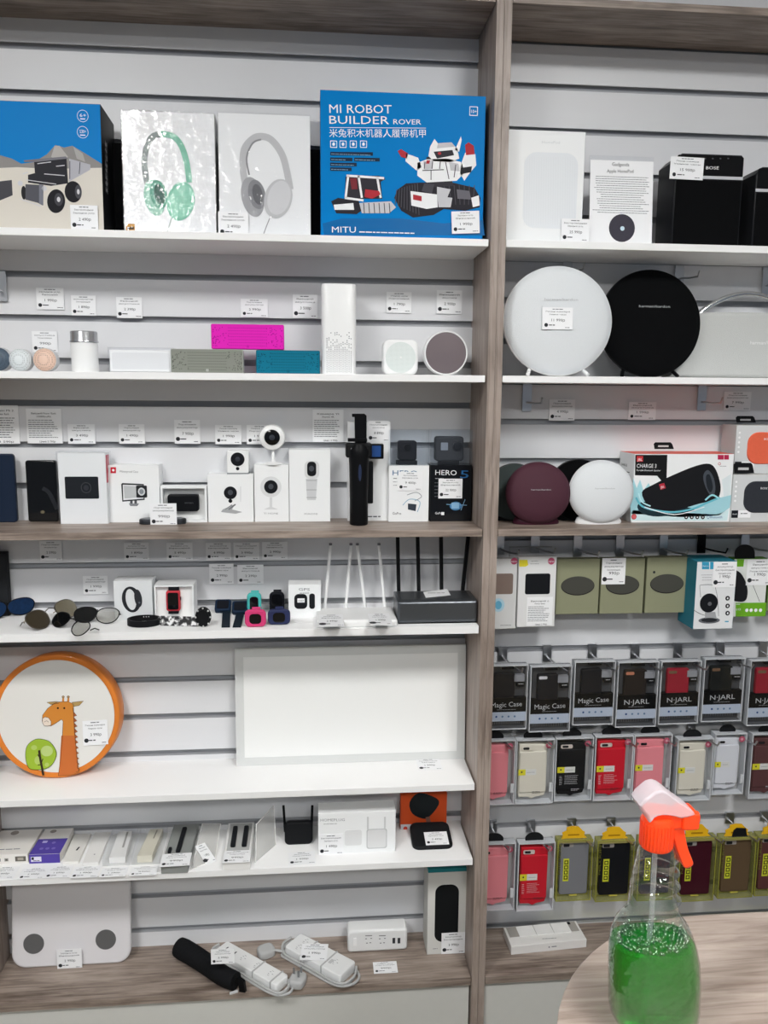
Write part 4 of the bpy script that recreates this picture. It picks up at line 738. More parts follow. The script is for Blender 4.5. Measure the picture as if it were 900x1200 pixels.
# children's watches
KW="children's watches"
def kid_flat(x,y0,y1,xs,hw,label):   # watch lying with the strap towards the viewer
    c=onz(x,y0+12,Z4+.012); b=onz(xs,y1,Z4); t=thing('kids_watch',label,'watch',((c.x+b.x)/2,(c.y+b.y)/2,Z4),KW)
    n=V3((0,-.7,.7)); F=PL((c.x,c.y,Z4+.016),X_,(0,.75,.66)); k=mpp(PL((0,c.y,0)),x,y0)*hw
    q=MB(); q.slab(F,rr(-k,-.017,k,.017,.006),-.006,.007,C('16283f',.35),bev=.003); q.slab(F,rr(-k*.97,-.0165,k*.97,.0165,.006),.0,.002,C('3c7fae',.3)); q.build('case',t,label='dark blue watch case with a light blue rim')
    q=MB(); q.slab(F,rr(-k*.72,-.012,k*.72,.012,.004),.007,.0076,C('1a1c22',.12,coat=.5)); q.build('screen',t)
    q=MB(); s=.0098; y1_=b.y; L=[V3((c.x,c.y-.012,Z4+.010)),V3((c.x*.5+b.x*.5,c.y-.02,Z4+.005)),V3((b.x,y1_,Z4+.002))]
    vs=[p+X_*d+Z_*e for p in L for d,e in ((-s,0),(s,0),(s,-.0018),(-s,-.0018))]; q.add(vs,[f for k2 in (0,4) for f in ((k2,k2+1,k2+5,k2+4),(k2+1,k2+2,k2+6,k2+5),(k2+2,k2+3,k2+7,k2+6),(k2+3,k2,k2+4,k2+7))]+[(3,2,1,0),(8,9,10,11)],C('15202c',.5)); q.build('strap',t)
kid_flat(261.5,700,735.5,264.5,9.5,"dark blue children's watch with its strap forward, beside the camouflage strap watch")
kid_flat(281.5,702,735.5,277.5,9.5,"dark blue children's watch with its strap forward, beside the pink one")
def kid_up(x0,x1,y0,y1,Y,colr,label,scr,back=False):
    F=PL((0,Y,Z4)); a0,a1,h=F.p(x0,y0)[0],F.p(x1,y0)[0],F.p((x0+x1)/2,y0)[1]; h=max(h,.02); cx=(a0+a1)/2; t=thing('kids_watch',label,'watch',(cx,Y+.02,Z4),KW)
    q=MB(); q.slab(F,rr(a0,.0012,a1,h,min(h*.3,.011),5),-.011,0,colr,bev=.004,bevb=.003); q.build('case',t)
    q=MB(); s0=scr; q.slab(F,rr(cx-(a1-a0)*s0[0],h*.5-h*s0[1],cx+(a1-a0)*s0[0],h*.5+h*s0[1],min(h*s0[1],(a1-a0)*s0[0])*.7,5),0,.0006,C('0f1013',.12,coat=.5)); q.build('screen',t)
    q=MB(); w2=min((a1-a0)*.3,.010); N=18; pts=[(Y+.008+.016*(1-math.cos(PI*j/N)),Z4+h*.5+(h*.5-.003)*math.cos(PI*j/N)*-1) for j in range(N+1)]
    vs=[(cx+d,y,z) for y,z in pts for d in (-w2,w2)]; vs2=[(cx+d,y-.002,Z4+h*.5+(z-Z4-h*.5)*.88) for y,z in pts for d in (-w2,w2)]; n=len(vs)
    q.add(vs+vs2,[f for j in range(N) for f in ((2*j,2*j+1,2*j+3,2*j+2),(n+2*j+1,n+2*j,n+2*j+2,n+2*j+3),(2*j,2*j+2,n+2*j+2,n+2*j),(2*j+3,2*j+1,n+2*j+1,n+2*j+3))],colr); q.build('strap',t)
kid_up(289,306,695,716,-.055,C('4fb8b4',.4),"turquoise children's watch standing behind the pink one",(.30,.33))
kid_up(315.5,333,694,716,-.055,C('14161d',.5),"black children's watch standing behind the navy one",(.0,.0) if 0 else (.36,.40))
kid_up(286.5,311.5,715,734,-.165,C('cf3f74',.4),"pink children's watch in front of the turquoise one",(.28,.28))
kid_up(313.5,340,714.5,732.5,-.150,C('2f3557',.4),"navy blue children's watch in front of the black one",(.27,.31))
def a_gps(m,F):
    m.txp(F,'GPS',350,692,363,692.2,3,C('777a7e',.5)); m.greek(F,F.p(350,695)[0],F.p(363,695)[0],F.p(350,695.5)[1],.0016,GR); m.slab(F,rp(F,345,696,360,713.5,.010),0,.001,TB); m.slab(F,rp(F,348.5,701,357,706,.001),.001,.0014,WH); m.txp(F,'12:07',349.5,704.8,356,704.9,1.8,INK,.0016); m.slab(F,rp(F,362.5,695.5,369,713.5,.006),0,.001,TB)
cbox(338,376,685,722.5,.05,'small white box picturing a black square tracker and a slim black pill',a_gps,name='watch_box',cat='watch box',group='white watch boxes',Z=Z4,Y=-.088)
# white router with four antennas
A=onz(371,735,Z4).x; B=onz(465.5,733,Z4).x; G=GZ(Z4)
t=thing('wireless_router','flat white router with four thin white antennas standing up','router',((A+B)/2,-.11,Z4),'wireless routers')
q=MB(); q.slab(G,rr(A,-.180,B,-.062,.008),.0008,.018,WPL,bev=.006,bevb=.003); q.build('body',t)
for bx_,tx in ((381,387.5),(405.5,411.5),(427.5,419),(450.5,444.5)):
    F=PL((0,-.058,0)); a=F.p(bx_,709)[0]; b=F.p(tx,640); q=MB(); q.tube([(a,-.062,Z4+.010),(a,-.056,Z4+.014),(a*.97+b[0]*.03,-.054,Z4+.026)],.0052,WPL,n=10); q.tube([(a,-.054,Z4+.022),(b[0],-.046,b[1])],.0038,WPL,n=10); an=q.build('antenna',t); q=MB(); q.tube([(b[0],-.046,b[1]),(b[0],-.046,b[1]+.005)],.0040,GR,n=10); q.build('tip',an,label='grey antenna tip')
F=PL((0,-.0,Z4+.0188),X_,(0,1,0))
card(374,720.5,403.5,734.0,'2 490р','at left on the flat white router',F=F); card(431,719.5,460.5,732.5,'1 990р','at right on the flat white router',F=F)
# grey router
F=PL((0,-.160,Z4)); a0,a1,h=F.p(466,720)[0],F.p(559.5,720)[0],F.p(510,704.5)[1]
t=thing('wireless_router','dark grey metallic box router with four tall black antennas behind it','router',((a0+a1)/2,-.10,Z4),'wireless routers')
GM=M('gunmetal',s2l('5d6166'),.3,metal=.7); q=MB(); q.slab(F,rr(a0,.002,a1,h,.002),-.105,0,GM,bev=.006,bevb=.004); q.slab(F,rect(a0+.002,0,a1-.002,.002),-.1,-.003,BPL); q.build('body',t)
q=MB(); q.slab(GZ(Z4+h),rr(a0+.012,-.145,a1-.012,-.068,.002),-.0005,.0006,C('4b4e52',.35,metal=.6)); q.build('top_panel',t)
for x,xt in ((467.5,466),(491,489.5),(517.5,517),(541,549)):
    G=PL((0,-.045,0)); a=G.p(x,692); b=G.p(xt,628); q=MB(); L=[V3((a[0],-.047,Z4+h*.5)),V3((b[0],-.042,min(b[1],Z3-.0195)))]; q.tube(L,.0062,C('17181a',.45),n=4); q.build('antenna',t)
F=PL((0,0,Z4+h+.0008),X_,Y_); m=MB(); r=F.P([(496,694),(524,690.5),(528,697.5),(499,700.5)]); m.slab(F,r,0,.0005,PAPER)
m.greek(F,r[3][0]+.01,r[2][0]-.01,(r[3][1]+r[1][1])/2,.003,INK,.0009,3); m.build('price_card',label='blank looking white price card lying on top of the grey box router',cat='price card',group=PC)
for a in ((46,634,73,657,'2 590р','on the slatwall above the sunglasses'),(145,636,175,656,'1 890р','on the slatwall above the fitness band box'),(195,636,226,656,'5 490р','on the slatwall above the red cased watch'),(241,636,271,656,'4 990р','top row, first of three above the small watches'),(273.5,636,304,656,'3 990р','top row, second of three above the small watches'),(307,635,337,655,'2 990р','top row, third of three above the small watches'),(245,661,274,684,'2 990р','lower row left, above the dark blue small watches'),(278,662,309,684,'2 290р','lower row right, above the turquoise small watch'),(97,675,127,696,'1 990р','on the slatwall left of the fitness band box')):
    card(*a,Y=-.003)

# ---------------------------------------------------------------- lamp shelf, left bay
b=onz(66.5,913,Z5); R_=.1545; tl=math.radians(7); F=PL((b.x,-.082,Z5+.0005),X_,(0,math.sin(tl),math.cos(tl)))
t=thing('round_ceiling_lamp','round lamp with an orange rim and a giraffe drawing, leaning on the slatwall','lamp',(b.x,-.07,Z5))
OR_=C('dc8136',.35,coat=.2); q=MB(); q.lathe(F,0,R_,[(R_*.93,-.05),(R_*.99,-.048),(R_,-.042),(R_,-.006),(R_*.985,-.001),(R_*.955,.0005),(R_*.91,-.002),(R_*.905,-.006)],OR_,n=72); q.build('rim',t)
q=MB(); q.lathe(F,0,R_,[(R_*.906,-.006),(R_*.9055,-.0028),(R_*.6,-.0008),(0,0)],C('e9e8e4',.3,coat=.3),n=72)
O1=C('d58a3c',.4); O2=C('c9703a',.4); OU=C('5b3a1e',.5); hh=.0004
body=[(68.5,909),(71,890),(73,868),(74,845),(72,843),(66,847),(60,850.5),(53,850),(49.5,845),(50,838),(56,830),(64,824),(69,822.5),(80,822),(86,825),(87,845),(88.5,870),(91,895),(93,905),(84,908)]
pp(q,F,body,O1,hh); st(q,F,body+[body[0]],.5,OU,hh*2,0)
pp(q,F,[(72,862),(88,862),(92.5,904.5),(84,907.5),(69,909)],O2,hh*1.5)
mane=[(85.5,830)]
for i in range(11): mane+=[(86.2+i*.45,834+i*6.6),(90+i*.35,838.5+i*6.3),(86.8+i*.45,839.5+i*6.3)]
mane=mane[:-1]+[(93,903),(89,905)]; pp(q,F,mane,C('b8683f',.4),hh*1.2); st(q,F,mane,.5,OU,hh*2.2,0)
pp(q,F,[(69,824),(60,825.5),(55,823),(66,822)],C('b79a62',.4),hh); st(q,F,[(69,824),(60,825.5),(55,823),(66,822),(70,822.8)],.5,OU,hh*2,0); pp(q,F,[(84,823),(98,821.5),(93,826.5),(86,828)],C('b79a62',.4),hh); st(q,F,[(84,823),(98,821.5),(93,826.5),(86,828)],.5,OU,hh*2,0)
for x in (74,80): pp(q,F,[(x-1.3,822),(x-.8,817),(x+1.2,817),(x+1.3,822)],O1,hh); el(q,F,x+.2,816.5,1.6,1.5,C('b89a70',.4),hh*2.4); eln(q,F,x+.2,816.5,1.6,1.5,.4,OU,hh*3)
el(q,F,68,829.7,1.2,1.2,C('2b1a10',.4),hh*3); el(q,F,75.5,829.7,1.2,1.2,C('2b1a10',.4),hh*3)
mz=[(50,847),(50,842),(53,840),(57,841),(60,845),(60,849.5),(56,850.7),(52,850.3)]; pp(q,F,mz,C('eee0d2',.4),hh*2.5); st(q,F,mz+mz[:1],.5,OU,hh*3,0); st(q,F,[(52,846),(55,844.5),(57,846)],.4,OU,hh*3.5)
tr=cr([(30,885),(32,874),(40,867),(48,866),(58,869),(65,878),(66,886),(61,896),(52,901),(37,901.5),(32,896)],4,True)
pp(q,F,tr,C('9dbb3c',.4),hh); st(q,F,tr+tr[:1],.6,C('41531c',.5),hh*2,0); el(q,F,55,880,7,6.5,C('bcd081',.4),hh*1.5); el(q,F,40,876,3.5,3,C('b3c96c',.4),hh*1.5); el(q,F,44,891,3.5,5,C('b3c96c',.4),hh*1.5); el(q,F,55,896,2.5,2.5,C('b3c96c',.4),hh*1.5)
st(q,F,[(46,879),(47.5,890),(49.5,900),(51,908.5)],2.6,C('3d3226',.5),hh*3); st(q,F,[(48,890),(44.5,884)],1,C('3d3226',.5),hh*3,0); st(q,F,[(48.5,896),(44.5,896.5)],1,C('3d3226',.5),hh*3,0); st(q,F,[(49,893),(50.5,889)],1,C('3d3226',.5),hh*3,0)
q.build('diffuser',t,label='pale round diffuser with a giraffe and tree drawing')
card(97,844.5,126.5,872.5,'3 990р','on the giraffe lamp, right of the drawing',F=PL(F.w(0,0,.0008),F.u,F.v),rot=2)
F=PL((0,-.046,Z5+.0005),X_,(0,.05,1)); o=F.P([(275,760.5),(544.5,756),(546,888.5),(277,893)]); a0,a1=min(o[0][0],o[3][0]),max(o[1][0],o[2][0]); a0=(o[0][0]+o[3][0])/2; a1=(o[1][0]+o[2][0])/2; h=(o[0][1]+o[1][1])/2
t=thing('led_panel','large plain white framed light panel leaning on the slatwall','light panel',((a0+a1)/2,-.04,Z5))
q=MB(); q.ring(F,rect(a0,0,a1,h),rect(a0+.021,.021,a1-.021,h-.021),-.011,0,C('d9dbda',.4)); q.build('frame',t)
q=MB(); q.slab(F,rect(a0+.0205,.0205,a1-.0205,h-.0205),-.009,-.0012,C('f3f4f3',.35,coat=.2)); q.build('diffuser',t)
card(489,889.5,517,902.5,'1 990р','lying flat on the shelf before the white light panel',Z=Z5)

# ---------------------------------------------------------------- small box shelf, left bay
FB_='small flat boxes on the lowest white shelf'
def flat(fl,fr,yf,hf,bl,br,yb,mat,name='accessory_box',label='',cat='box',sm=None,art=None,group=FB_,z0=0,side=None):
    """a box lying on the shelf: front bottom corners fl..fr at row yf, height hf pixels, top back corners bl..br at row yb"""
    A=onz(fl,yf,Z6); B=onz(fr,yf-(fr-fl)*.035,Z6); FP=PL((0,A.y,0)); H=FP.p(fl,yf-hf)[1]-FP.p(fl,yf)[1]
    Cc=onz(br,yb-(br-bl)*.03,Z6+H); Dd=onz(bl,yb,Z6+H); y1=min(-.004,(Cc.y+Dd.y)/2); 
    def cut(P,Q): 
        t_=(y1-P.y)/(Q.y-P.y); return (P.x+(Q.x-P.x)*t_,y1)
    G=GZ(Z6); m=MB(); pts=[(A.x,A.y),(B.x,B.y),cut(B,Cc),cut(A,Dd)]; m.slab(G,pts,.0004+z0,H,mat,side=side,bev=.0008,seg=1)
    T=PL((0,0,Z6+H),X_,Y_); T.q=pts; T.H=H; T.ff=PL((A.x,A.y,Z6),(B-A),Z_)
    if art: art(m,T)
    return m.build(name,label=label,cat=cat,group=group),T
def lerp2(q,u,v): 
    a=[q[0][i]*(1-u)+q[1][i]*u for i in (0,1)]; b=[q[3][i]*(1-u)+q[2][i]*u for i in (0,1)]; return tuple(a[i]*(1-v)+b[i]*v for i in (0,1))
def a1_(m,T):
    m.poly(T,ell(*lerp2(T.q,.45,.86),.010,n=16),.0006,C('9b948e',.5)); m.greek(T,T.q[0][0]+.01,T.q[1][0]-.02,T.q[0][1]+.02,.003,GR,.0006)
    f=T.ff; w_=(V3(T.q[1]+(0,))-V3(T.q[0]+(0,))).length
    for x in (.36,.52): m.poly(f,rect(w_*x,.007,w_*(x+.08),.015),.0006,C('9c9a94',.5)); m.poly(f,rect(w_*(x+.02),.009,w_*(x+.06),.013),.0009,C('5b5955',.5))
    m.poly(f,rect(w_*.74,.006,w_*.96,.019),.0006,C('6a665f',.5)); m.poly(f,rect(w_*.79,.009,w_*.91,.016),.0009,C('a6a196',.5))
def ar_card(a,b,c_,d,p,w): card(a,b,c_,d,p,w,Z=Z6)
flat(-24,33,1013.5,11,-2,52,969.5,C('e6e3de',.45),label='white flat box with small badges on its front, leftmost on the lowest white shelf',art=a1_)
def a2_(m,T):
    P_=C('5546a0',.4); m.poly(T,[lerp2(T.q,0,0),lerp2(T.q,1,0),lerp2(T.q,1,.58),lerp2(T.q,0,.58)],.0005,P_); m.poly(T,ell(*lerp2(T.q,.35,.88),.008,n=16),.0008,C('9b948e',.5))
    for u,v in ((.3,.2),(.5,.2),(.7,.2),(.6,.42)): m.poly(T,ell(*lerp2(T.q,u,v),.005,n=10),.0008,C('7d70bd',.4))
    m.poly(T,rr(*(lerp2(T.q,.2,.42)),lerp2(T.q,.2,.42)[0]+.012,lerp2(T.q,.2,.42)[1]+.01,.001),.0008,C('b5aee0',.4))
    f=T.ff; w_=(V3(T.q[1]+(0,))-V3(T.q[0]+(0,))).length; m.poly(f,rect(0,0,w_,T.H),.0006,P_); m.poly(f,rect(w_*.06,.005,w_*.4,.018),.0009,C('e4e1f2',.4)); m.poly(f,rect(w_*.08,.010,w_*.16,.017),.0012,INK); m.greek(f,w_*.1,w_*.38,.007,.0015,INK,.0012)
flat(34.5,70.5,1012,10.5,54,87,970,C('e6e3de',.45),label='white flat box with a purple front half',art=a2_)
def slit(u0,u1,v0,v1,col='a9a7a2'):
    def f(m,T): m.poly(T,[lerp2(T.q,u0,v0),lerp2(T.q,u1,v0),lerp2(T.q,u1,v1),lerp2(T.q,u0,v1)],.0005,C(col,.5))
    return f
def a3_(m,T): m.poly(T,[lerp2(T.q,.52,.38),lerp2(T.q,.62,.38),lerp2(T.q,.70,.50),lerp2(T.q,.60,.50)],.0005,INK)
flat(73,92.5,1013,3,89,109,972.5,C('e3e1dc',.45),label='thin white box with a tiny dark mark, right of the purple fronted one',art=a3_)
flat(97,115.5,1015,4,112,131,972.5,C('e9e8e5',.45),label='slim white box with a grey dot, second right of the purple fronted one',art=lambda m,T:m.poly(T,ell(*lerp2(T.q,.55,.25),.002,n=8),.0005,GR))
def cased(l,r,yf,bl,br,yb,ins,label,mat,sl):
    A=onz(l,yf,Z6); B=onz(r,yf,Z6); t=thing('accessory_box',label,'box',((A.x+B.x)/2,A.y+.06,Z6),FB_)
    o,T=flat(*ins,mat,name='inner_box',label=None,cat=None,group=None,art=sl,z0=.002); o.parent=t; o.location=o.location-t.location
    C1=onz(br,yb,Z6); q=MB(); G=GZ(Z6); y1=-.004; dx=(onz(bl,yb,Z6).x-A.x); pts=[(A.x,A.y),(B.x,A.y),(B.x+dx,y1),(A.x+dx,y1)]
    q.slab(G,pts,.0002,.0012,C('e6e6e3',.5)); n=4; w_=.0012; q.slab(G,pts,.0015,T.H+.003,CLEAR); q.build('clear_case',t)
cased(120,151.5,1016,135,163,973,(128,147,1013,8,139,155,974),'slim white box with a grey slot in a clear case, left of the cream',C('f0efec',.45),slit(.62,.75,.35,.95))
cased(154,187,1014.5,168,196,971,(161,178.5,1012,9,176,191,971.5),'cream slim box in a clear case, left of the grey tray',C('ddd8c6',.45),slit(.55,.65,.62,.95,'8f8a78'))
def stick(m,T,u,v0,v1,w,mat): 
    a,b=lerp2(T.q,u,v0),lerp2(T.q,u,v1); d=V3((b[0]-a[0],b[1]-a[1],0)).normalized()
    return MB().slab(PL((a[0],a[1],T.o.z+.001),V3((d.y,-d.x,0)),d),rr(-w/2,0,w/2,math.hypot(b[0]-a[0],b[1]-a[1]),w*.3),0,.006,mat,bev=.002)
def tray(fl,fr,yf,hf,bl,br,yb,mat,label,us,mark=None):
    A=onz(fl,yf,Z6); t=thing('accessory_box',label,'box',(A.x+.03,A.y+.06,Z6),FB_); o,T=flat(fl,fr,yf,hf,bl,br,yb,mat,name='tray',label=None,cat=None,group=None,art=mark); o.parent=t; o.location=o.location-t.location
    for u,v0,v1,w in us: stick(None,T,u,v0,v1,w,TB).build('black_stick',t)
    return t,T
t,T=tray(189,220,1024,9.5,204,232.5,966.5,C('8e918f',.5),'grey tray box holding one long black stick beside a short one',[(.5,.28,.88,.011),(.17,.27,.38,.008)])
card(191,1001,221.5,1014.5,'990р','lying on the grey tray box',F=PL((0,0,T.o.z+.0012),X_,Y_),rot=2)
t,T=tray(261,293,1020,9,268,298.5,963,C('f0f0ee',.45),'white tray box holding two black sticks',[(.3,.35,.86,.012),(.72,.35,.86,.012)],mark=slit(.08,.92,.08,.97,'b4b5b4'))
card(263,997.5,292.5,1010.5,'990р','on the white tray box with two black sticks',F=PL((0,0,T.o.z+.0012),X_,Y_))
FRO=film('frosted_lid',(.93,.93,.92),.03,.1,.25)
def lid(label,pts,yb):
    P=[onz(*p[:2],Z6) if len(p)==2 else at(*p) for p in pts]; u=(P[1]-P[0]).normalized(); v=(P[3]-P[0]); v=(v-u*v.dot(u)).normalized(); F=PL(P[0],u,v)
    q=MB(); q.slab(F,[((p-P[0]).dot(u),(p-P[0]).dot(v)) for p in P],-.001,.001,FRO); q.tube([F.w((p-P[0]).dot(u),(p-P[0]).dot(v),.001) for p in P],.0012,C('e8e8e6',.3),n=6,closed=True)
    return q.build('plastic_lid',label=label,cat='box lid',group='loose clear box lids'),F
o,Fl=lid('clear lid leaning beside the grey tray box',[(224,1019),(252,1008),(258,970,-.02),(237,966,-.03)],0)
card(228,992,254,1009,'1 490р','tilted, on the clear lid beside the grey tray',F=PL(Fl.w(0,0,.003),Fl.u,Fl.v),rot=0)
lid('clear lid standing open beside the box with two black sticks',[(299,1011),(323,990),(321,944,-.05),(300,966,-.12)],0)
# small black router, kit box, orange box, puck
F=PL((0,-.09,Z6+.0005),X_,(0,.25,1)); t=thing('wireless_router','small square black router with two short antennas, leaning back','router',(F.p(350,997)[0],-.08,Z6),'wireless routers')
r=rp(F,333.5,962,366.5,998,0); q=MB(); a0,b0=r[0]; a1,b1=r[2]; q.slab(F,rr(a0,0,a1,b1,.012,5),-.02,0,C('191a1c',.4),bev=.006,bevb=.004); q.build('body',t)
for x,xt in ((334,332),(365,366)): q=MB(); a=F.p(x,964); b=F.p(xt,945); q.tube([F.w(*F.p(x,976),-.010),F.w(*b,-.010)],.0034,BPL,n=8); q.build('antenna',t)
card(338,998.5,369.5,1013,'1 990р','lying in front of the small black router',Z=Z6,rot=3)
def a_pl(m,F):
    m.txp(F,'HOMEPLUG',375.5,962.5,404,962,3,C('9c9ea1',.5)); m.greek(F,F.p(376,965)[0],F.p(398,965)[0],F.p(380,966)[1],.0015,C('a9abad',.5)); m.slab(F,rp(F,404,972,424,991,.006),0,.0006,C('e2e3e4',.4)); m.slab(F,rp(F,430,971,453,994,.006),0,.0008,C('e0e1e2',.4)); m.ring(F,rp(F,429.5,970.5,453.5,994.5,.006),rp(F,430.5,971.5,452.5,993.5,.006),0,.0012,C('c5c7c8',.4)); m.slab(F,rp(F,430,957,432,972,.0005),0,.0006,C('cfd1d2',.4)); m.slab(F,rp(F,450,957,452,972,.0005),0,.0006,C('cfd1d2',.4))
cbox(373,463.5,952,1003,.055,'wide white box with faint pale pictures of two small network devices',a_pl,name='accessory_box',cat='box',group=FB_,Z=Z6,Y=-.135)
card(373.5,978,402.5,1001,'1 490р','on the wide white network device box',Y=-.1365)
m,F=carton(469.5,523.5,930,975,Z6,.02,C('e0592c',.4),Y=-.035)
m.slab(F,rr(F.p(486,950)[0],F.p(480,958)[1],F.p(513,950)[0],F.p(480,931)[1],.004),0,.0012,C('23282b',.4)) if 0 else pp(m,F,cr([(480,940),(491,929),(511,935),(514,943),(503,957),(495,959),(483,953)],3,True),C('23282b',.4),.0008)
st(m,F,[(501,957),(503,968)],5,C('8b6558',.4),.0009,0); pp(m,F,[(469.5,966),(523.5,964.5),(523.5,973.5),(469.5,975)],C('d9d6da',.4),.0007); el(m,F,475,970.5,2.4,2.4,C('cc4433',.4),.001)
m.build('accessory_box',label='orange box with a black square gadget pictured, behind the black puck device',cat='box',group=FB_)
c=onz(507,992,Z6); k=mpp(PL((0,c.y,0)),507,985); t=thing('media_player','black rounded square media player lying before the orange box','media player',(c.x,c.y+.03,Z6))
q=MB(); G=PL((c.x,c.y+.032,Z6+.001),X_,(0,1,.22)); q.slab(G,rr(-23.5*k,-.045,23.5*k,.048,.018,6),.000,.017,C('1c1d1f',.5),bev=.006,bevb=.003); q.build('body',t)
card(496.5,975.5,526.5,989.5,'3 490р','on the black rounded square media player',F=PL(G.w(0,0,.0176),G.u,G.v),rot=0)
for a in ((-10,1016,19,1030,'1 490р','at the shelf edge before the leftmost flat box'),(24,1017.5,54.5,1030,'2 490р','at the shelf edge below the purple fronted box'),(55.5,1015.5,83,1028.5,'1 690р','at the shelf edge below the thin white box'),(85.5,1015.5,116,1028.5,'1 990р','at the shelf edge below the slim grey dot box'),(118.5,1017,148.5,1027.5,'1 290р','at the shelf edge below the slim slotted box'),(153,1015.5,184.5,1026,'990р','at the shelf edge below the cream box')):
    card(*a,Z=Z6)
# ---------------------------------------------------------------- bottom counter, left bay
tl=math.radians(8.5); F=PL((0,-.062,Z7+.0005),X_,(0,math.sin(tl),math.cos(tl)))
t=thing('bathroom_scale','white square rounded body scale with two round grey pads, leaning on the slatwall','scale',(F.p(83,1131)[0],-.05,Z7))
a0=F.p(13,1090)[0]; a1=F.p(153,1085)[0]; h=.298; q=MB(); q.slab(F,rr(a0,0,a1,h,.036,10),-.018,0,C('dcdadd',.25,coat=.3),bev=.005,bevb=.004); q.build('body',t)
for x,y in ((39.5,1106),(124,1101)): 
    for dy in (0,.178):
        q=MB(); a,b=F.p(x,y); q.lathe(F,a,b+dy,[(.0262,0),(.026,.0007),(0,.0008)],C('77787a',.35,metal=.5)); q.build('electrode',t,label='round grey pad')
card(66,1113,96.5,1134.5,'2 990р','at the foot of the leaning white scale',Y=onz(80,1134.5,Z7).y)
GW=C('e9eaea',.3,coat=.2); CG=C('b5b6b6',.45)
# black bag
P=[onz(x,y,Z7+.027) for x,y in ((210,1110),(226,1119),(244,1131),(261,1143),(276,1150))]
t=thing('tripod_bag','black fabric tube bag lying diagonally, buckle end toward the front','bag',(P[2].x,P[2].y,Z7)); CL=C('17181a',.85,bump=.4,scale=120)
q=MB(); L=cr([tuple(p) for p in P],5); q.tube(L,[.0265*(1 if i>1 else .93+.035*i)*(1-.18*i/len(L)) for i in range(len(L))],CL,n=18); q.build('bag',t)
q=MB(); d=(P[4]-P[3]).normalized(); e=P[4]+d*.004; q.tube([e-Y_*.004+Z_*.012,e+d*.016+Z_*.006,e+d*.019-Z_*.018],.006,BPL,n=4,flat=2); q.build('buckle',t)
q=MB(); q.tube([P[4]+V3((-.012,-.026,-.012)),P[4]+V3((.008,-.024,-.008))],.005,C('c6c7c8',.5),n=4,flat=.4); q.build('care_tag',t,label='small pale sewn tag')
# power strips
def strip(A,B,w,hgt,name,label,cable,art):
    u=(B-A); L=u.length; u.normalize(); G=PL((A.x,A.y,Z7),u,Z_.cross(u)); t=thing('power_strip',label,'power strip',((A.x+B.x)/2,(A.y+B.y)/2,Z7),'white power strips')
    q=MB(); q.slab(G,rr(0,-w/2,L,w/2,.007),.001,hgt,GW,bev=.003,bevb=.002); 
    art(q,G,L,w,hgt); q.build('body',t)
    q=MB(); 
    for i,(off,z) in enumerate(cable):
        q.tube([G.w(a,b,z) for a,b in cr([(-.008,0),(-.004,-w/2-off*.6),(.02,-w/2-off),(L*.5,-w/2-off*1.1),(L-.01,-w/2-off),(L+.014+off,-w*.25),(L+.014+off,w*.25),(L-.01,w/2+off*.5)] if i%2 else [(-.016-off,w*.3),(-.016-off,-w*.2),(.01,-w/2-off),(L*.5,-w/2-off),(L,-w/2-off),(L+.010+off,0),(L,w/2+off*.2)],6)],.0034,CG,n=8)
    q.build('cable',t,label='looped grey cable'); return t,G,L
def sock(q,G,x,y,h,s=1):
    for dx,dy,r_ in ((-.004,.004,20),(-.004,-.004,-20),(.006,0,90)): q.poly(G,[(x+dx-.0022,y+dy-.0007),(x+dx+.0022,y+dy-.0007),(x+dx+.0022,y+dy+.0007),(x+dx-.0022,y+dy+.0007)],h+.0004,C('8c8d90',.5))
    for dx,dy in ((-.001,.009),(-.001,-.009)): q.poly(G,rect(x+dx-.003,y+dy-.0006,x+dx+.003,y+dy+.0006),h+.0004,C('a0a1a3',.5))
def s1(q,G,L,w,h):
    for k in range(3): q.poly(G,rect(L*(.09+.07*k),-.008,L*(.09+.07*k)+.004,.006),h+.0004,C('5c5d60',.4))
    for k in range(3): sock(q,G,L*(.38+.22*k),0,h)
    for s in (.62,.9): q.slab(G,rect(L*s,-w/2-.001,L*s+.004,w/2+.001),.001,h+.0012,CG)
A=onz(259,1110,Z7+.02); B=onz(331,1151,Z7+.02)
t,G,L=strip(A,B,.046,.026,'power_strip','white power strip with three usb slots, between the black bag and the wider strip',[(.004,.004),(.008,.005),(.006,.011)],s1)
def plug(c,label,parent,ang):
    G=PL((c.x,c.y,Z7),V3((math.cos(ang),math.sin(ang),0)),V3((-math.sin(ang),math.cos(ang),0))); q=MB(); q.slab(G,cr([(-.019,-.016),(.015,-.018),(.022,0),(.015,.018),(-.019,.016)],4,True),.001,.022,CG,bev=.006,bevb=.003)
    return q,G
c=onz(349,1153,Z7); q,G_=plug(c,'',t,1.2); q.build('plug',t,label='grey plug with three metal pins')
q=MB(); 
for dx,dy in ((0,.012),(-.008,-.004),(.009,-.004)): q.slab(G_,rect(dx-.002+.006,dy-.003,dx+.004,dy+.003),.021,.040,STEEL)
q.build('pins',t,label='metal plug pins')
q=MB(); e=G.w(L+.012,.01,.006); q.tube([tuple(x) for x in cr([tuple(e),tuple((e+c)/2+V3((0,.01,.004))),(c.x-.012,c.y-.004,Z7+.008)],5)],.0034,CG,n=8); q.build('plug_cable',t)
def s2(q,G,L,w,h):
    for x,y in ((.18,-.2),(.18,.22),(.42,-.2),(.42,.22),(.78,0)): sock(q,G,L*x,w*y,h)
    q.poly(G,rr(L*.7,-w*.2,L*.75,w*.05,.001),h+.0004,C('c4c5c6',.4))
    for s in (.30,.66): q.slab(G,rect(L*s,-w/2-.001,L*s+.004,w/2+.001),.001,h+.0012,CG)
A=onz(343,1104,Z7+.02); B=onz(408,1138.5,Z7+.02)
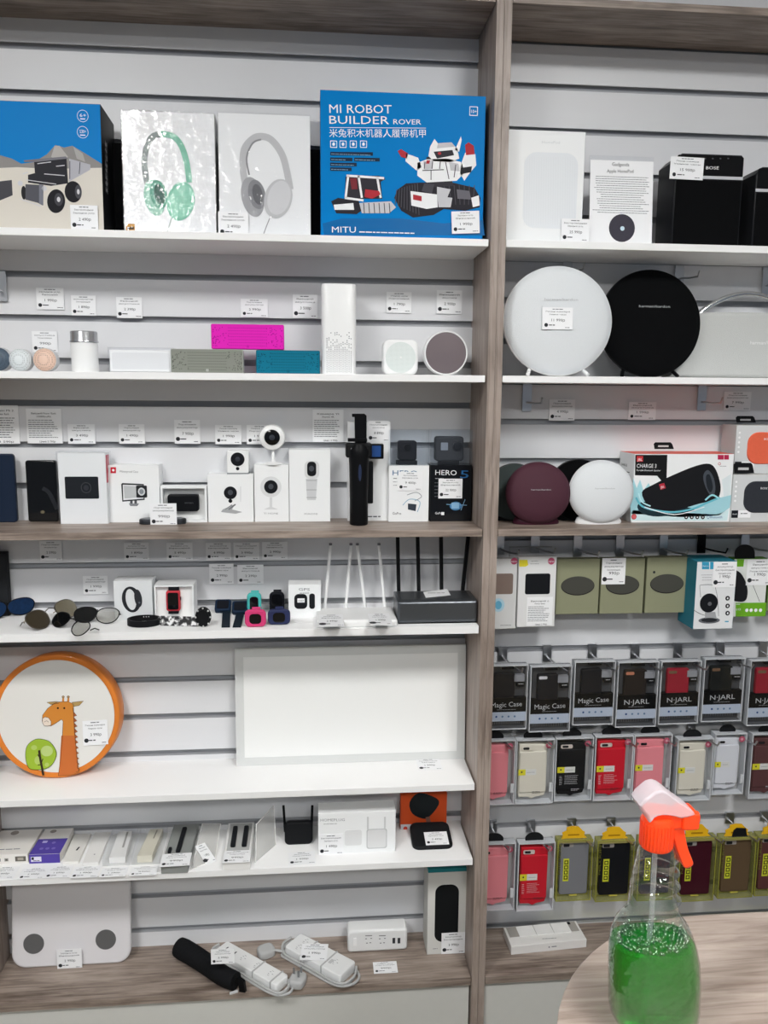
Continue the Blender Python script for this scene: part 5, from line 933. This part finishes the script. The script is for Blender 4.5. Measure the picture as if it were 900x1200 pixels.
t,G,L=strip(A,B,.066,.028,'power_strip','wider white power strip wrapped in its grey cable, under a price card',[(.004,.004),(.009,.005),(.007,.012)],s2)
c=onz(312,1119,Z7); q,G_=plug(c,'',t,.4); q.build('plug',t,label='grey rounded plug')
q=MB(); e=G.w(.0,-.030,.010); q.tube([tuple(x) for x in cr([(c.x+.012,c.y,Z7+.012),tuple((e+c)/2+V3((0,-.004,.012))),tuple(e)],5)],.0034,CG,n=8); q.build('plug_cable',t)
card(353,1107,384,1124.5,'1 990р','on the wider cable wrapped power strip',F=PL((0,0,Z7+.0298),X_,Y_),rot=-6)
card(247,1112.5,275,1128.5,'2 990р','between the black bag and the narrow power strip',Y=onz(262,1150,Z7+.03).y-.0)
F=PL((0,onz(442,1115.5,Z7).y,Z7)); a0,a1,h=F.p(407.5,1100)[0],F.p(477.5,1100)[0],F.p(440,1090)[1]; 
t=thing('power_strip','white box shaped power socket block with two usb ports, before the slatwall','power strip',((a0+a1)/2,F.o.y+.03,Z7),'white power strips')
q=MB(); q.slab(F,rr(a0,.001,a1,h,.008),-.046,0,GW,bev=.006,bevb=.006); q.build('body',t)
q=MB(); q.slab(F,rp(F,414,1099,418,1108,.0005),0,.0015,C('f4f4f4',.3)); 
for x in (432,448):
    for dx,dy in ((-3,-2),(3,-2.5),(-2,3),(2,2.6)): st(q,F,[(x+dx-1,1102+dy),(x+dx+1,1102+dy)],1,C('77787a',.5),.0006,0)
    st(q,F,[(x-4,1096.5),(x+4,1096.3)],1,C('77787a',.5),.0006,0)
for x in (461.5,467.5): q.slab(F,rp(F,x-1.6,1099,x+1.6,1105.5),0,.0006,C('3f4043',.4))
q.build('sockets',t)
card(437.5,1127,465.5,1140.5,'990р','lying flat on the oak board before the socket block',Z=Z7)
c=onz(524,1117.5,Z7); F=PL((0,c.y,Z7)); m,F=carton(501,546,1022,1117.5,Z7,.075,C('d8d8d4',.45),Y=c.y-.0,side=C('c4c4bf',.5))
t=thing('tall_gift_box','tall white box with a long black rounded window and a teal lid edge','box',((F.r[0]+F.r[2])/2,c.y+.03,Z7))
m.slab(F,rp(F,509,1036,538,1104,.022,7),0,.0008,C('17191b',.4)); m.greek(F,F.p(506,1112)[0],F.p(514,1112)[0],F.p(510,1112)[1],.0015,GR); m.build('carton',t)
q=MB(); q.box(F.r[0],F.r[2],c.y,c.y+.075,Z7+F.r[3]+.0002,Z7+F.r[3]+.010,C('2c7f86',.4)); q.build('lid_edge',t,label='teal lid edge')
card(517.5,1093.5,544.5,1116.5,'3 990р','at lower right of the tall white black windowed box',Y=c.y-.002)

# ---------------------------------------------------------------- right bay, hanging rows
def hung(name,label,cat,group,x0,y0,x1,y1,Y,dep,mat,side=None,art=None,r=0):
    F=PL((0,Y,0)); ym=(y0+y1)/2; a0=F.p(x0,ym)[0]; a1=F.p(x1,ym)[0]; b0=F.p((x0+x1)/2,y1)[1]; b1=F.p((x0+x1)/2,y0)[1]; F.r=(a0,b0,a1,b1); F.Y=Y
    t=thing(name,label,cat,((a0+a1)/2,Y+dep/2,b0),group); m=MB(); m.slab(F,rect(*F.r),-dep,0,mat,side=side,bev=.0006,seg=1); 
    if art: art(m,F)
    m.build('carton',t); return t,F
RA='boxed chargers hanging in the upper row'
OLV=C('8f9177',.45); 
def pbx(dark,x0):
    def f(m,F):
        d=x0-607; m.slab(F,rp(F,615+d,672,645+d,696.5,.005),0,.0006,dark); el(m,F,646+d,657.5,4,4,C('c05a78',.4),.0006); m.txp(F,'NEW',642.5+d,659,649.5+d,659,2,WH,.0009)
        if x0==607: pp(m,F,[(608.5,656),(618,656),(619,662),(616,664),(608.5,664)],C('dfd23c',.4),.0006); m.greek(F,F.p(621,657)[0],F.p(632,657)[0],F.p(622,658)[1],.001,GR); m.greek(F,F.p(621,660)[0],F.p(632,660)[0],F.p(622,661)[1],.001,GR)
        else: el(m,F,584,709,7,8,C('b8dcec',.4),.0006); el(m,F,584,709,4,5,C('6fb7d8',.4),.0008); m.greek(F,F.p(585,733)[0],F.p(600,733)[0],F.p(590,733)[1],.0012,GR)
    return f
Q={}
Q['a1']=hung('power_bank_box','white box with a bronze power bank pictured, hanging against the oak divider','charger box',RA,557,655,605,737,-.085,.02,C('dfe0e0',.4),art=pbx(C('8d7c74',.4,metal=.3),563.5))
Q['a2']=hung('power_bank_box','white hanging box with a black power bank pictured and a large price sheet','charger box',RA,607,652.5,651,734.5,-.09,.022,C('e2e3e3',.4),art=pbx(TB,607))
def oval(cx,cy):
    def f(m,F): 
        a,b=F.p(cx,cy); k=mpp(F,cx,cy); m.slab(F,ell(a,b-.6*k,19.6*k,11.2*k,36),0,.0006,C('2a2a27',.4)); m.slab(F,ell(a,b,19*k,10.6*k,36),.0006,.001,C('4a4a45',.45)); m.greek(F,F.p(cx-12,cy+27)[0],F.p(cx+20,cy+27)[0],F.p(cx,cy+27)[1],.001,C('8b8d70',.5)); m.greek(F,F.r[0]+.01,F.r[0]+.04,F.r[3]-.01,.001,C('8b8d70',.5))
        if cx>770: el(m,F,766.5,670.5,1.5,1.5,INK,.0006)
    return f
for n,(x0,x1,y0,y1,cx,cy,l) in enumerate(((652,702,655,719.5,677,686,'olive box with a dark oval disc, nearest the white power bank box'),(704,754.5,654.5,719,729.5,685,'olive box with a dark oval disc and a price card over it'),(757,805,653,718,781.5,683.5,'olive box with a dark oval disc, nearest the teal sided box'))):
    Q['o%d'%n]=hung('charger_box',l,'charger box',RA,x0,y0,x1,y1,-.075-.003*n,.022,OLV,side=C('7f8168',.5),art=oval(cx,cy))
def a6(m,F):
    F6=F; pp(m,F,[(822.5,658.5),(831,658.5),(831,667),(822.5,667)],C('3f9fc4',.4),.0006); pp(m,F,[(832,658.5),(836,658.5),(836,667),(832,667)],C('3f9fc4',.4),.0006); m.txp(F,'hoco',823.5,664,830,664,1.8,WH,.0009)
    for y in (674,677,680): m.greek(F,F.p(821,y)[0],F.p(835,y)[0],F.p(825,y)[1],.0009,GR,seed=y)
    st(m,F,[(821,700),(820,688),(822,685.5),(836,685.5),(839,692),(841,704),(842,722)],.5,GR,.0006); el(m,F,830.5,706.5,10.5,11,TB,.0009); el(m,F,831.5,707.5,2.3,2.3,C('67686c',.4),.0011)
    pp(m,F,[(826,717),(838,717),(840,727),(826,729)],C('a5a7ab',.4),.0008); m.slab(F,ell(*F.p(831,727),.028,.008,28),0,.0007,C('6b6e74',.3)); m.slab(F,ell(*F.p(831,726.5),.021,.0055,28),.0007,.001,C('2d2f33',.4)); st(m,F,[(813,715),(820,719),(826,721)],.5,INK,.0009)
    for y in (701,710,718.5): el(m,F,852.5,y,2.6,2.7,C('2a2b2e',.4),.0006); el(m,F,852.5,y,.9,1.2,WH,.0009)
    m.greek(F,F.p(849,729)[0],F.p(854,729)[0],F.p(850,729)[1],.003,C('4aa5c5',.4))
Q['a6']=hung('charger_box','white and teal box with a round black phone stand charger pictured','charger box',RA,814.5,658,861,737,-.135,.085,C('e4e6e8',.4),side=C('2f7f93',.4),art=a6)
GRN=C('6fae2c',.4)
def a7(m,F):
    pp(m,F,[(862,706.5),(898,706),(897,722),(862,722.5)],GRN,.0005); pp(m,F,[(863.5,655.5),(872,655.5),(871,664),(863.5,664)],GRN,.0006)
    pp(m,F,cr([(857,670),(866,670),(873,680),(876,692),(874,703),(866,705),(857,700)],4,True),C('232326',.4),.0006); st(m,F,[(882,685),(890,705)],.5,INK,.0006,0); m.txp(F,'QUICK',862,715,868,715,2.4,WH,.0008)
    for x in (875,880,885.5,891): el(m,F,x,715,1.9,2,WH,.0009)
    st(m,F,[(862,708),(867,708)],.6,WH,.0009,0)
Q['a7']=hung('charger_box','white and green box with a black egg shaped charger pictured','charger box',RA,858,655,898,722.5,-.085,.03,C('e2e5e2',.4),side=C('5a9a28',.4),art=a7)
Q['a8']=hung('charger_box','white and green hanging box cut by the right photo edge','charger box',RA,900,661,950,716,-.06,.03,C('7f9a68',.4),side=C('5a7a38',.4))
leaf(616.5,699.5,648,733.5,('Внешний с','Power Bank'),'white information sheet taped on the hanging black power bank box',-.0915,31,'Цена 2 990р')
card(706,654,732,684.5,'990р','on the middle olive charger box',Y=-.0795,lines=3)
card(836.5,658.5,861.5,688,'1 990р','on the white and teal charger box',Y=-.1365,lines=3)
card(876,656,904,685.5,'1 990р','on the white and green charger box',Y=-.0865,lines=3)
HA='steel hooks of the upper charger row'
for x,y0,y1,mt,l in ((586,629,650,None,'steel hook over the white box beside the oak divider'),(627,628,648,None,'steel hook over the white black power bank box'),(677,628,652,None,'steel hook over the left olive charger box'),(726.5,628,652,None,'steel hook over the middle olive charger box'),(777.5,628,651,None,'steel hook over the right olive charger box'),(822,628,648,BPL,'dark hook over the white and teal charger box'),(873,629,645,None,'steel hook over the white and green charger box')):
    hook(x,y0,y1,.075,l,5.5,mat=mt,side=.028,grp=HA)
q=MB(); F=PL((0,-.06,0)); q.tube([F.w(*F.p(597,655)),F.w(*F.p(597,641)),F.w(*F.p(647,641))],.0014,STEEL,n=6); q.build('wire_rail',label='thin bent steel wire above the two white power bank boxes',cat='wire')
q=MB(); q.slab(PL((0,-.078,0)),cr([(a,b) for a,b in PL((0,-.078,0)).P([(861,656),(861,646),(866,640),(873,638),(880,640),(884,646),(884,656)])],4),0,.0015,C('1b1c1e',.5)); q.build('hang_tab',Q['a7'][0],label='black hang tab')
# phone case packs
MESHP=dots('dark_mesh_card','47494d','101113',420,.25)
def cased_pack(x0,x1,y0,y1,kind,case,label,Y,hole=None):
    t,F=None,None; F=PL((0,Y,0)); ym=(y0+y1)/2; a0=F.p(x0,ym)[0]; a1=F.p(x1,ym)[0]; b0=F.p((x0+x1)/2,y1)[1]; b1=F.p((x0+x1)/2,y0)[1]; W=a1-a0; H=b1-b0; F=PL((a0,Y,b0)); CY=C('c9ccd0',.35)
    if kind in ('Magic Case','N·JARL'):
        t=thing('phone_case_pack',label,'phone case pack',(a0+W/2,Y,b0),'dark phone case packs in the first hanging row'); m=MB()
        m.slab(F,rect(0,0,W,H),-.022,-.018,C('2b2c2f',.5)); m.slab(F,rect(.002,.002,W-.002,H-.002),-.0179,-.0165,MESHP)
        m.slab(F,rect(.002,H*.27,W-.002,H*.49),-.0165,-.003,C('0c0d0f',.4)); m.slab(F,rect(.002,H*.125,W-.002,H*.27),-.0165,-.0028,C('aeb8c8',.4)); m.slab(F,rect(.002,.002,W-.002,H*.02),-.0165,-.003,C('55575b',.4))
        m.txt(F,kind,(W*.13,H*.345) if kind[0]=='M' else (W*.2,H*.345),(W*.88,H*.36) if kind[0]=='M' else (W*.82,H*.355),H*.075,C('b5b7ba',.3),-.0024); m.greek(F,W*.25,W*.75,H*.305,.0012,C('8a8c90',.4),-.0024,int(x0))
        for k in range(4): m.poly(F,ell(W*(.26+.15*k),H*.20,.0028,n=10),-.0022,C('5f7796' if k else '2c4a7d',.4))
        for k in range(18): m.poly(F,rect(W*(.12+.043*k),H*.05,W*(.12+.043*k)+.0012,H*.09),-.016,C('8a8c8f',.4))
        m.slab(F,rect(W*.68,H*.74,W*.93,H*.84),-.0165,-.004,C('8b8d92',.4)); m.slab(F,rect(W*.75,H*.66,W*.93,H*.735),-.0165,-.004,C('191a1c',.4)); m.greek(F,W*.77,W*.91,H*.7,.0012,LG,-.0036,3); m.slab(F,rr(W*.36,H*.935,W*.66,H*.965,.001),-.0165,-.003,C('131416',.4))
        m.build('printed_insert',t)
        q=MB(); q.slab(F,rr(W*.19,H*.40,W*.70 if kind[0]=='M' else W*.74,H*.87,.006),-.0164,-.006,case,bev=.002)
        if hole: q.slab(F,rr(W*.22,H*.795,W*.42,H*.84,.003),-.0061,-.0055,hole)
        q.build('phone_case',t)
    else:
        t=thing('phone_case_pack',label,'phone case pack',(a0+W/2,Y,b0),'clear boxed battery cases in the second and third hanging rows'); m=MB()
        m.slab(F,rect(0,0,W,H),-.026,-.024,C('a9aaaa',.5)); m.build('back_card',t)
        q=MB(); kx0,kx1=(.10,.84); 
        q.slab(F,cr([(W*kx0,H*.12),(W*(kx0+.08),H*.08),(W*.36,H*.075),(W*.46,H*.05),(W*.56,H*.075),(W*(kx1-.12),H*.09),(W*(kx1-.02),H*.14),(W*kx1,H*.5),(W*kx1,H*.84),(W*(kx1-.04),H*.90),(W*(kx0+.06),H*.915),(W*kx0,H*.87),(W*kx0,H*.5)],3,True),-.022,-.010,case,bev=.003)
        q.slab(F,rr(W*(kx0+.015),H*.16,W*(kx1-.015),H*.80,.004),-.010,-.006,case,bev=.0025)
        q.slab(F,rr(W*.15,H*.825,W*.46,H*.885,.0036),-.0061,-.0053,C('cfc3bd',.35) if kind=='spec' else case); q.slab(F,rr(W*.19,H*.837,W*.35,H*.872,.0026),-.0054,-.0047,TB); q.build('phone_case',t)
        q=MB()
        if kind!='plain': q.slab(F,rect(W*.08,H*.44,W*.27,H*.53),-.0059,-.0052,C('d7cf35',.4)); q.poly(F,ell(W*.17,H*.49,.0024,n=10),-.005,INK); q.slab(F,rect(W*.27,H*.44,W*.55,H*.53),-.0059,-.0053,C('d9d9d6',.4)); q.greek(F,W*.3,W*.52,H*.48,.001,GR,-.005); q.build('sticker',t,label='yellow and white sticker')
        q=MB(); q.greek(F,W*.46,W*.72,H*.17,.0015,INK if sum(case.node_tree.nodes['Principled BSDF'].inputs[0].default_value[:3])>.6 else LG,-.0055,int(x0),False); q.greek(F,W*.46,W*.68,H*.15,.001,INK if sum(case.node_tree.nodes['Principled BSDF'].inputs[0].default_value[:3])>.6 else LG,-.0055,int(x0)+1,False)
        if kind=='spec':
            for j in range(7): q.greek(F,W*.14,W*.22,H*(.38-.022*j),.001,LG,-.0055,j,False); q.greek(F,W*.28,W*.65,H*(.39-.022*j),.0008,LG,-.0055,j+9,False)
        q.poly(F,ell(W*.85,H*.905,.0085,n=16),-.0008,C('b0566a',.4)); q.poly(F,ell(W*.85,H*.905,.0035,n=10),-.0005,C('d8a0aa',.4)); q.slab(F,rect(W*.90,H*.18,W*.97,H*.32),-.004,-.001,C('cfd1d3',.4)); q.build('printing',t)
    q=MB(); q.slab(F,rect(0,0,W,H),-.0265,0,CLEAR); q.build('clear_front',t)
    q=MB(); e=.0018 if kind in ('Magic Case','N·JARL') else .0024; q.ring(F,rect(0,0,W,H),rect(e,e,W-e,H-e),-.0266,.0004,CY); q.build('box_edges',t,label='pale plastic box edges')
    if kind not in ('Magic Case','N·JARL'):
        q=MB(); q.slab(F,cr([(W*.22,H+.0005),(W*.22,H*1.05),(W*.32,H*1.10),(W*.46,H*1.115),(W*.6,H*1.10),(W*.70,H*1.05),(W*.70,H+.0005)],3),-.016,-.013,C('1b1c1e',.5)); q.build('hang_tab',t,label='black hang tab')
    return t
MK=C('1b1c20',.45); MR=C('8e2230',.45); PK=C('e58a93',.4); CRM=C('d9d4c6',.4); RD=C('c51f30',.4)
GOLD=C('9a7a62',.25,metal=.6)
for a in ((570,618,780,855,'Magic Case',MK,'dark pack with a black phone case, partly hidden by the oak divider',None),(621,669,781,857.5,'Magic Case',MK,'dark pack with a black phone case and silver camera cutout',LG),(672.5,720,775.5,849.5,'Magic Case',MK,'dark pack with an all black phone case, third from the oak divider',None),(723,770.5,776,852,'N·JARL',C('26211f',.45),'dark pack with a black case and copper camera rim, fourth from the divider',C('b3765c',.3)),(773.5,820,775,848.5,'N·JARL',MR,'dark pack with a deep red phone case, fully in view',GOLD),(824,871,772,845.5,'N·JARL',C('1c1e1d',.45),'dark pack with a black phone case, right of the deep red one',GOLD),(877.5,925,774,850,'N·JARL',MR,'dark pack with a deep red phone case, cut by the right photo edge',GOLD)):
    cased_pack(*a[:7],-.098,a[7])
for a in ((559,603.5,868,943.5,'plain',PK,'clear pack with a pink battery case beside the divider, second row'),(604.5,649,867,942,'batt',CRM,'clear pack with a cream battery case, between pink and black, second row'),(650.5,694.5,865,938.5,'spec',C('191a1d',.4),'clear pack with a black battery case, second row'),(696.5,741,863,938,'spec',RD,'clear pack with a red battery case, second row'),(742,786,861.5,937,'batt',PK,'clear pack with a pink battery case behind the spray head, second row'),(792.5,834.5,866,938.5,'batt',CRM,'clear pack with a cream battery case, left of the white one, second row'),(836,873,860,931,'batt',C('d7d9df',.35),'clear pack with a white case and black camera hole, second row'),(879.5,925,860,935.5,'batt',C('5a3a3c',.4),'clear pack with a brown case cut by the right photo edge, second row'),(558,603.5,989,1067.5,'plain',PK,'clear pack with a pink battery case beside the divider, third row'),(606.5,649.5,988,1067.5,'spec',RD,'clear pack with a red battery case, third row')):
    cased_pack(*a[:7],-.085)
def ypack(x0,x1,y0,y1,case,label,blacktab=False,Y=-.09):
    F=PL((0,Y,0)); ym=(y0+y1)/2; a0=F.p(x0,ym)[0]; a1=F.p(x1,ym)[0]; b0=F.p((x0+x1)/2,y1)[1]; b1=F.p((x0+x1)/2,y0)[1]; W=a1-a0; H=b1-b0; F=PL((a0,Y,b0)); t=thing('phone_case_pack',label,'phone case pack',(a0+W/2,Y,b0),'yellow edged phone case packs in the third hanging row')
    q=MB(); q.slab(F,rr(W*.12,H*.07,W*.93,H*.93,.006),-.020,-.009,case,bev=.003); q.slab(F,rr(W*.16,H*.86,W*.48,H*.925,.003),-.0091,-.008,C('9c9690',.35)); q.slab(F,rr(W*.19,H*.868,W*.36,H*.915,.002),-.0081,-.0072,TB); q.slab(F,rr(W*.42,H*.045,W*.64,H*.065,.001),-.016,-.010,C('c9bd52',.4)); q.build('phone_case',t)
    q=MB(); q.slab(F,rect(W*.21,H*.30,W*.37,H*.67),-.0088,-.0082,C('cfd23a',.4))
    for k in range(4): q.ring(F,rect(W*.235,H*(.33+.083*k),W*.345,H*(.395+.083*k)),rect(W*.26,H*(.345+.083*k),W*.32,H*(.38+.083*k)),-.0081,-.0078,C('3c3f1a',.4))
    q.build('sticker',t,label='upright yellow sticker with dark squares')
    q=MB(); q.slab(F,rect(0,0,W,H),-.026,0,CLEAR,side=YCLEAR); q.build('clear_box',t,label='yellow tinted clear box')
    q=MB(); YE=C('93923c',.35); q.ring(F,rect(0,0,W,H),rect(.002,.002,W-.002,H-.002),-.0002,.0006,YE); q.ring(F,rect(0,0,W,H),rect(.002,.002,W-.002,H-.002),-.0262,-.0255,YE)
    q.slab(F,rect(.002,H*.955,W-.002,H-.002),-.002,.0004,C('8d8650',.4)); q.txt(F,'NILLKIN',(W*.105,H*.45),(W*.105,H*.93),.006,C('6a6a30',.4),.0002); q.build('box_edges',t,label='yellow green box edges')
    q=MB(); q.slab(F,[(W*.12,H+.001),(W*.16,H*1.05),(W*.14,H*1.10),(W*.26,H*1.13),(W*.26,H*1.18),(W*.42,H*1.20),(W*.60,H*1.19),(W*.72,H*1.12),(W*.78,H*1.10),(W*.76,H*1.05),(W*.84,H+.001)],-.010,-.007,C('e0ae22',.45)); q.slab(F,rr(W*.3,H*1.05,W*.62,H*1.075,.001),-.007,-.0066,C('a87b14',.5))
    if blacktab: q.slab(F,[(W*.32,H*1.0),(W*.36,H*1.10),(W*.44,H*1.14),(W*.70,H*1.13),(W*.74,H*1.02),(W*.78,H*.99)],-.0065,-.004,C('17181a',.5))
    q.build('hang_tab',t,label='yellow hang tab'); return t
for a in ((652.5,693.5,984.5,1055.5,C('7b7c80',.4),'yellow edged pack with a grey case, nearest the red case pack'),(699,742,985,1056,C('16181c',.4),'yellow edged pack with a black case, just left of the spray bottle'),(748,790,983,1055,C('3a3438',.4),'yellow edged pack mostly hidden behind the spray bottle neck'),(796,838,982.5,1056,C('3f1220',.4),'yellow edged pack with a dark maroon case, right of the spray head'),(843,884,981.5,1052,C('5e4c38',.4),'yellow edged pack with a brown case and an extra black tab',True),(886.5,930,979,1049,C('5a3634',.4),'yellow edged pack with a red brown case cut by the right edge')):
    ypack(*a)
for row,(pts,L,g) in enumerate((([(589,760,774),(641,758,775),(694,757,773),(744,757,773),(794,756,772.5),(844,755,770),(894,754,770)],.122,'steel hooks of the first phone case row'),([(581,849,862),(627,849,860),(671,848,860),(719,847,859),(763,846,858),(810,846,858),(852,845,857),(893,844,856)],.108,'steel hooks of the second phone case row'),([(577,964,975),(622,963.5,975),(670,961,968),(716,960,967.5),(765,958,967),(815,957,966),(855,954.5,965),(896,953,962)],.108,'steel hooks of the third phone case row'))):
    nm=['first','second','third','fourth','fifth','sixth','seventh','eighth']
    for i,(x,y0,y1) in enumerate(pts):
        hook(x,y0,y1,L,'steel hook holding the %s pack from the divider, %s phone case row'%(nm[i],('first','second','third')[row]),5.5,side=.020,grp=g)
# keyboard box on the right bottom board
G=GZ(Z7,.0004); H=.024; T=PL((0,0,Z7+H),X_,Y_); A=onz(599,1119,Z7); B=onz(687,1110,Z7); E_=T.p(675,1079); D_=T.p(590,1087)
t=thing('accessory_box','flat white box with three white panels on top, on the right oak board','box',((A.x+B.x)/2,(A.y+E_[1])/2,Z7))
m=MB(); pts=[(A.x,A.y),(B.x,B.y),(B.x+.0,A.y+.10) if 0 else E_,D_]; pts=[(p[0],min(p[1],-.003)) for p in pts]; m.slab(G,pts,0,H-.0004,C('e4e2df',.45),bev=.001,seg=1); T.q=pts
f=PL((A.x,A.y,Z7),(B-A),Z_); wl=(B-A).length; m.poly(f,ell(wl*.5,.012,.0022,n=10),.0006,GR); m.greek(f,wl*.53,wl*.6,.011,.0025,GR,.0006); m.greek(T,lerp2(T.q,.4,.2)[0],lerp2(T.q,.65,.2)[0],lerp2(T.q,.5,.2)[1],.0015,GR,.001); m.build('carton',t)
m=MB(); m.poly(T,[lerp2(T.q,.03,.45),lerp2(T.q,.97,.45),lerp2(T.q,.97,.97),lerp2(T.q,.03,.97)],.0006,C('a39f99',.5))
m.poly(T,[lerp2(T.q,.18,.82),lerp2(T.q,.22,.82),lerp2(T.q,.22,.96),lerp2(T.q,.18,.96)],.0012,TB); m.poly(T,[lerp2(T.q,.86,.82),lerp2(T.q,.90,.82),lerp2(T.q,.90,.96),lerp2(T.q,.86,.96)],.0012,TB)
for k in range(3): u0=.16+.235*k; m.slab(T,[lerp2(T.q,u0,.42),lerp2(T.q,u0+.225,.42),lerp2(T.q,u0+.225,.93),lerp2(T.q,u0,.93)],.0006,.003,C('eeedeb',.4))
m.build('top_panels',t)
q=MB(); F=PL((0,-.03,Z7)); a=F.p(902,1072)[0]; q.blob((a,-.05,Z7+.020),.026,.02,.0195,C('17181a',.6)); q.build('cable_bundle',label='black bundle at the right photo edge on the oak board',cat='cable')
# ---------------------------------------------------------------- round ended counter and the spray bottle
TZ=-1.47; WT=wood('light_oak_counter_top',0,'7a6a60','a3948a','b8aaa0'); 
pts=[(1.3,-1.055),(.13,-1.055)]+[(.12-.265*math.sin(PI/2*k/14),-1.32+.265*math.cos(PI/2*k/14)) for k in range(1,15)]+[(-.145,-1.80),(1.3,-1.80)]
t=thing('counter_table','grey oak counter with a rounded corner, standing in front of the right bay','table',(.5,-1.45,FLOOR))
q=MB(); q.slab(PL((0,0,TZ),X_,Y_),pts,-.028,0,WT,bev=.001,seg=1); q.build('table_top',t)
for x,y in ((.02,-1.35),(.02,-1.72),(1.2,-1.15),(1.2,-1.72)): q=MB(); q.box(x-.025,x+.025,y-.025,y+.025,FLOOR,TZ-.0285,C('8d8e90',.35,metal=.6)); q.build('leg',t)
bc=onz(765,1203,TZ); By=bc.y; F=PL((0,By,0)); kk=mpp(F,765,1100)
t=thing('spray_bottle','clear spray bottle half full of green liquid with an orange trigger head','spray bottle',(bc.x,By,TZ))
SEC=[(1196,722,810,.60),(1190,718,814,.64),(1180,716,815,.66),(1150,716,816,.66),(1125,716,815,.66),(1108,717,812,.66),(1095,719,808,.66),(1083,724,803,.68),(1074,731,797,.72),(1066,736,793.5,.78),(1058,737,792,.8),(1053,738,796.5,.84),(1048,738.5,791.5,.80),(1042,739,790.5,.78),(1037,740,795.5,.86),(1032,741,790.5,.80),(1026,742,790,.80),(1021,743,795,.88),(1016,744,790,.82),(1010,745.5,790,.84),(1005,747,794,.93),(1000,748,790,.9),(994,751,789.5,.95),(989,755,787,1.0),(984,757,786,1.0),(978,757.5,786,1.0)]
def loft(q,secs,mat,n=40,ins=0,cap=(1,1)):
    vs=[];S=[]
    for y,xl,xr,k in secs:
        a0,z=F.p(xl,y); a1,_=F.p(xr,y); c=(a0+a1)/2; r_=(a1-a0)/2-ins; ry=r_*k
        S.append(z)
        for i in range(n):
            w_=2*PI*i/n; e=.72 if k<.75 else 1.0; cs,sn=math.cos(w_),math.sin(w_); vs.append((c+r_*math.copysign(abs(cs)**e,cs),By+ry*math.copysign(abs(sn)**e,sn),max(z,TZ+.0005+ins)))
    m_=len(secs); q.add(vs,[(j*n+i,j*n+(i+1)%n,(j+1)*n+(i+1)%n,(j+1)*n+i) for j in range(m_-1) for i in range(n)],mat,True)
    if cap[0]: q.add(vs[:n],[range(n-1,-1,-1)],mat)
    if cap[1]: q.add(vs[-n:],[range(n)],mat)
BOT=film('clear_bottle_plastic',(.97,.98,.98),.04,.02,bump=.8,scale=55,edge=.85,pw=2.3)
q=MB(); loft(q,SEC,BOT,cap=(1,0)); q.build('bottle',t,label='clear plastic bottle')
LIQ=M('green_liquid',(.003,.34,.012),.0,trans=.62,ior=1.33,spec=.3); lv=[s for s in SEC if s[0]>=1108]; lv.append((1104,718,811,.66))
q=MB(); loft(q,lv,LIQ,ins=.0012); q.build('green_liquid',t)
BUB=film('foam_bubble',(.90,.97,.91),.10,.05); q=MB(); zt=F.p(765,1104)[1]; cx=(F.p(718,1104)[0]+F.p(811,1104)[0])/2; rx=(F.p(811,1104)[0]-F.p(718,1104)[0])/2-.004
for i in range(420):
    w_=R.uniform(0,2*PI); rr_=math.sqrt(R.random()) if i>150 else R.uniform(.9,1); b_=R.uniform(.0008,.0024); q.blob((cx+rx*rr_*math.cos(w_)*.97,By+rx*.62*rr_*math.sin(w_),zt+b_+R.random()**2*.009),b_,b_,b_,BUB,8,5)
q.build('foam',t,kind='stuff')
q=MB(); xt=F.p(768,985)[0]; q.tube([(xt,By,F.p(768,978)[1]),(xt+.001,By,zt+.03),(xt-.006,By-.002,TZ+.012)],.0028,film('dip_tube',(.92,.95,.96),.1,.1,.15),n=10); q.build('dip_tube',t)
OG=M('orange_plastic',s2l('ff4a1c'),.35,spec=.4); OG.node_tree.nodes['Principled BSDF'].inputs['Subsurface Weight'].default_value=0
q=MB(); z0=F.p(768,991)[1]; z1=F.p(768,955)[1]; cxx=F.p(769.5,975)[0]; q.lathe(PL((0,0,0),X_,Y_),cxx,By,[(.0165,z0),(.0172,z0+.001),(.0168,z1-.004),(.015,z1),(0,z1)],OG,n=36)
for i in range(30): w_=2*PI*i/30; q.tube([(cxx+.0170*math.cos(w_),By+.0170*math.sin(w_),z) for z in (z0+.002,z1-.006)],.0008,OG,n=4)
q.build('screw_cap',t,label='orange ribbed screw cap')
q=MB(); q.slab(F,cr(F.P([(756,957),(758,948),(770,946),(790,949),(800,954),(800,964),(785,968),(770,964),(760,962)]),3,True),-.012,.010,OG,bev=.003,bevb=.003); q.slab(F,rr(*F.p(793.5,966.5),*F.p(814.5,947),.003),-.013,.013,OG,bev=.002,bevb=.002) ; q.build('pump_head',t)
q=MB(); ny=PL((F.p(814.6,957)[0],By,0),Y_,Z_); q.lathe(ny,0,F.p(814,957)[1],[(.006,0),(.0058,.003),(.003,.0035),(.003,.002),(0,.002)],OG,n=20); q.build('nozzle',t,label='orange nozzle')
q=MB(); q.slab(F,F.P(cr([(784,958),(796,958),(799,972),(803,990),(808,1003),(809.5,1009),(805,1013),(799,1013),(794,1003),(788,988),(784,972)],3,True)),-.008,.008,OG,bev=.003,bevb=.003); q.build('trigger',t,label='orange trigger lever')
SHR=film('milky_shroud',(.90,.86,.90),.05,.15,.45); q=MB(); q.slab(F,F.P(cr([(744.5,937.5),(757,924),(765,919.5),(774,920.5),(790,933),(807,945),(806,949),(793,952),(786,950),(770,948),(759,952),(755.5,957),(752,949)],2,True)),-.014,.014,SHR,bev=.003,bevb=.003); q.build('shroud',t,label='milky translucent spray head cover')
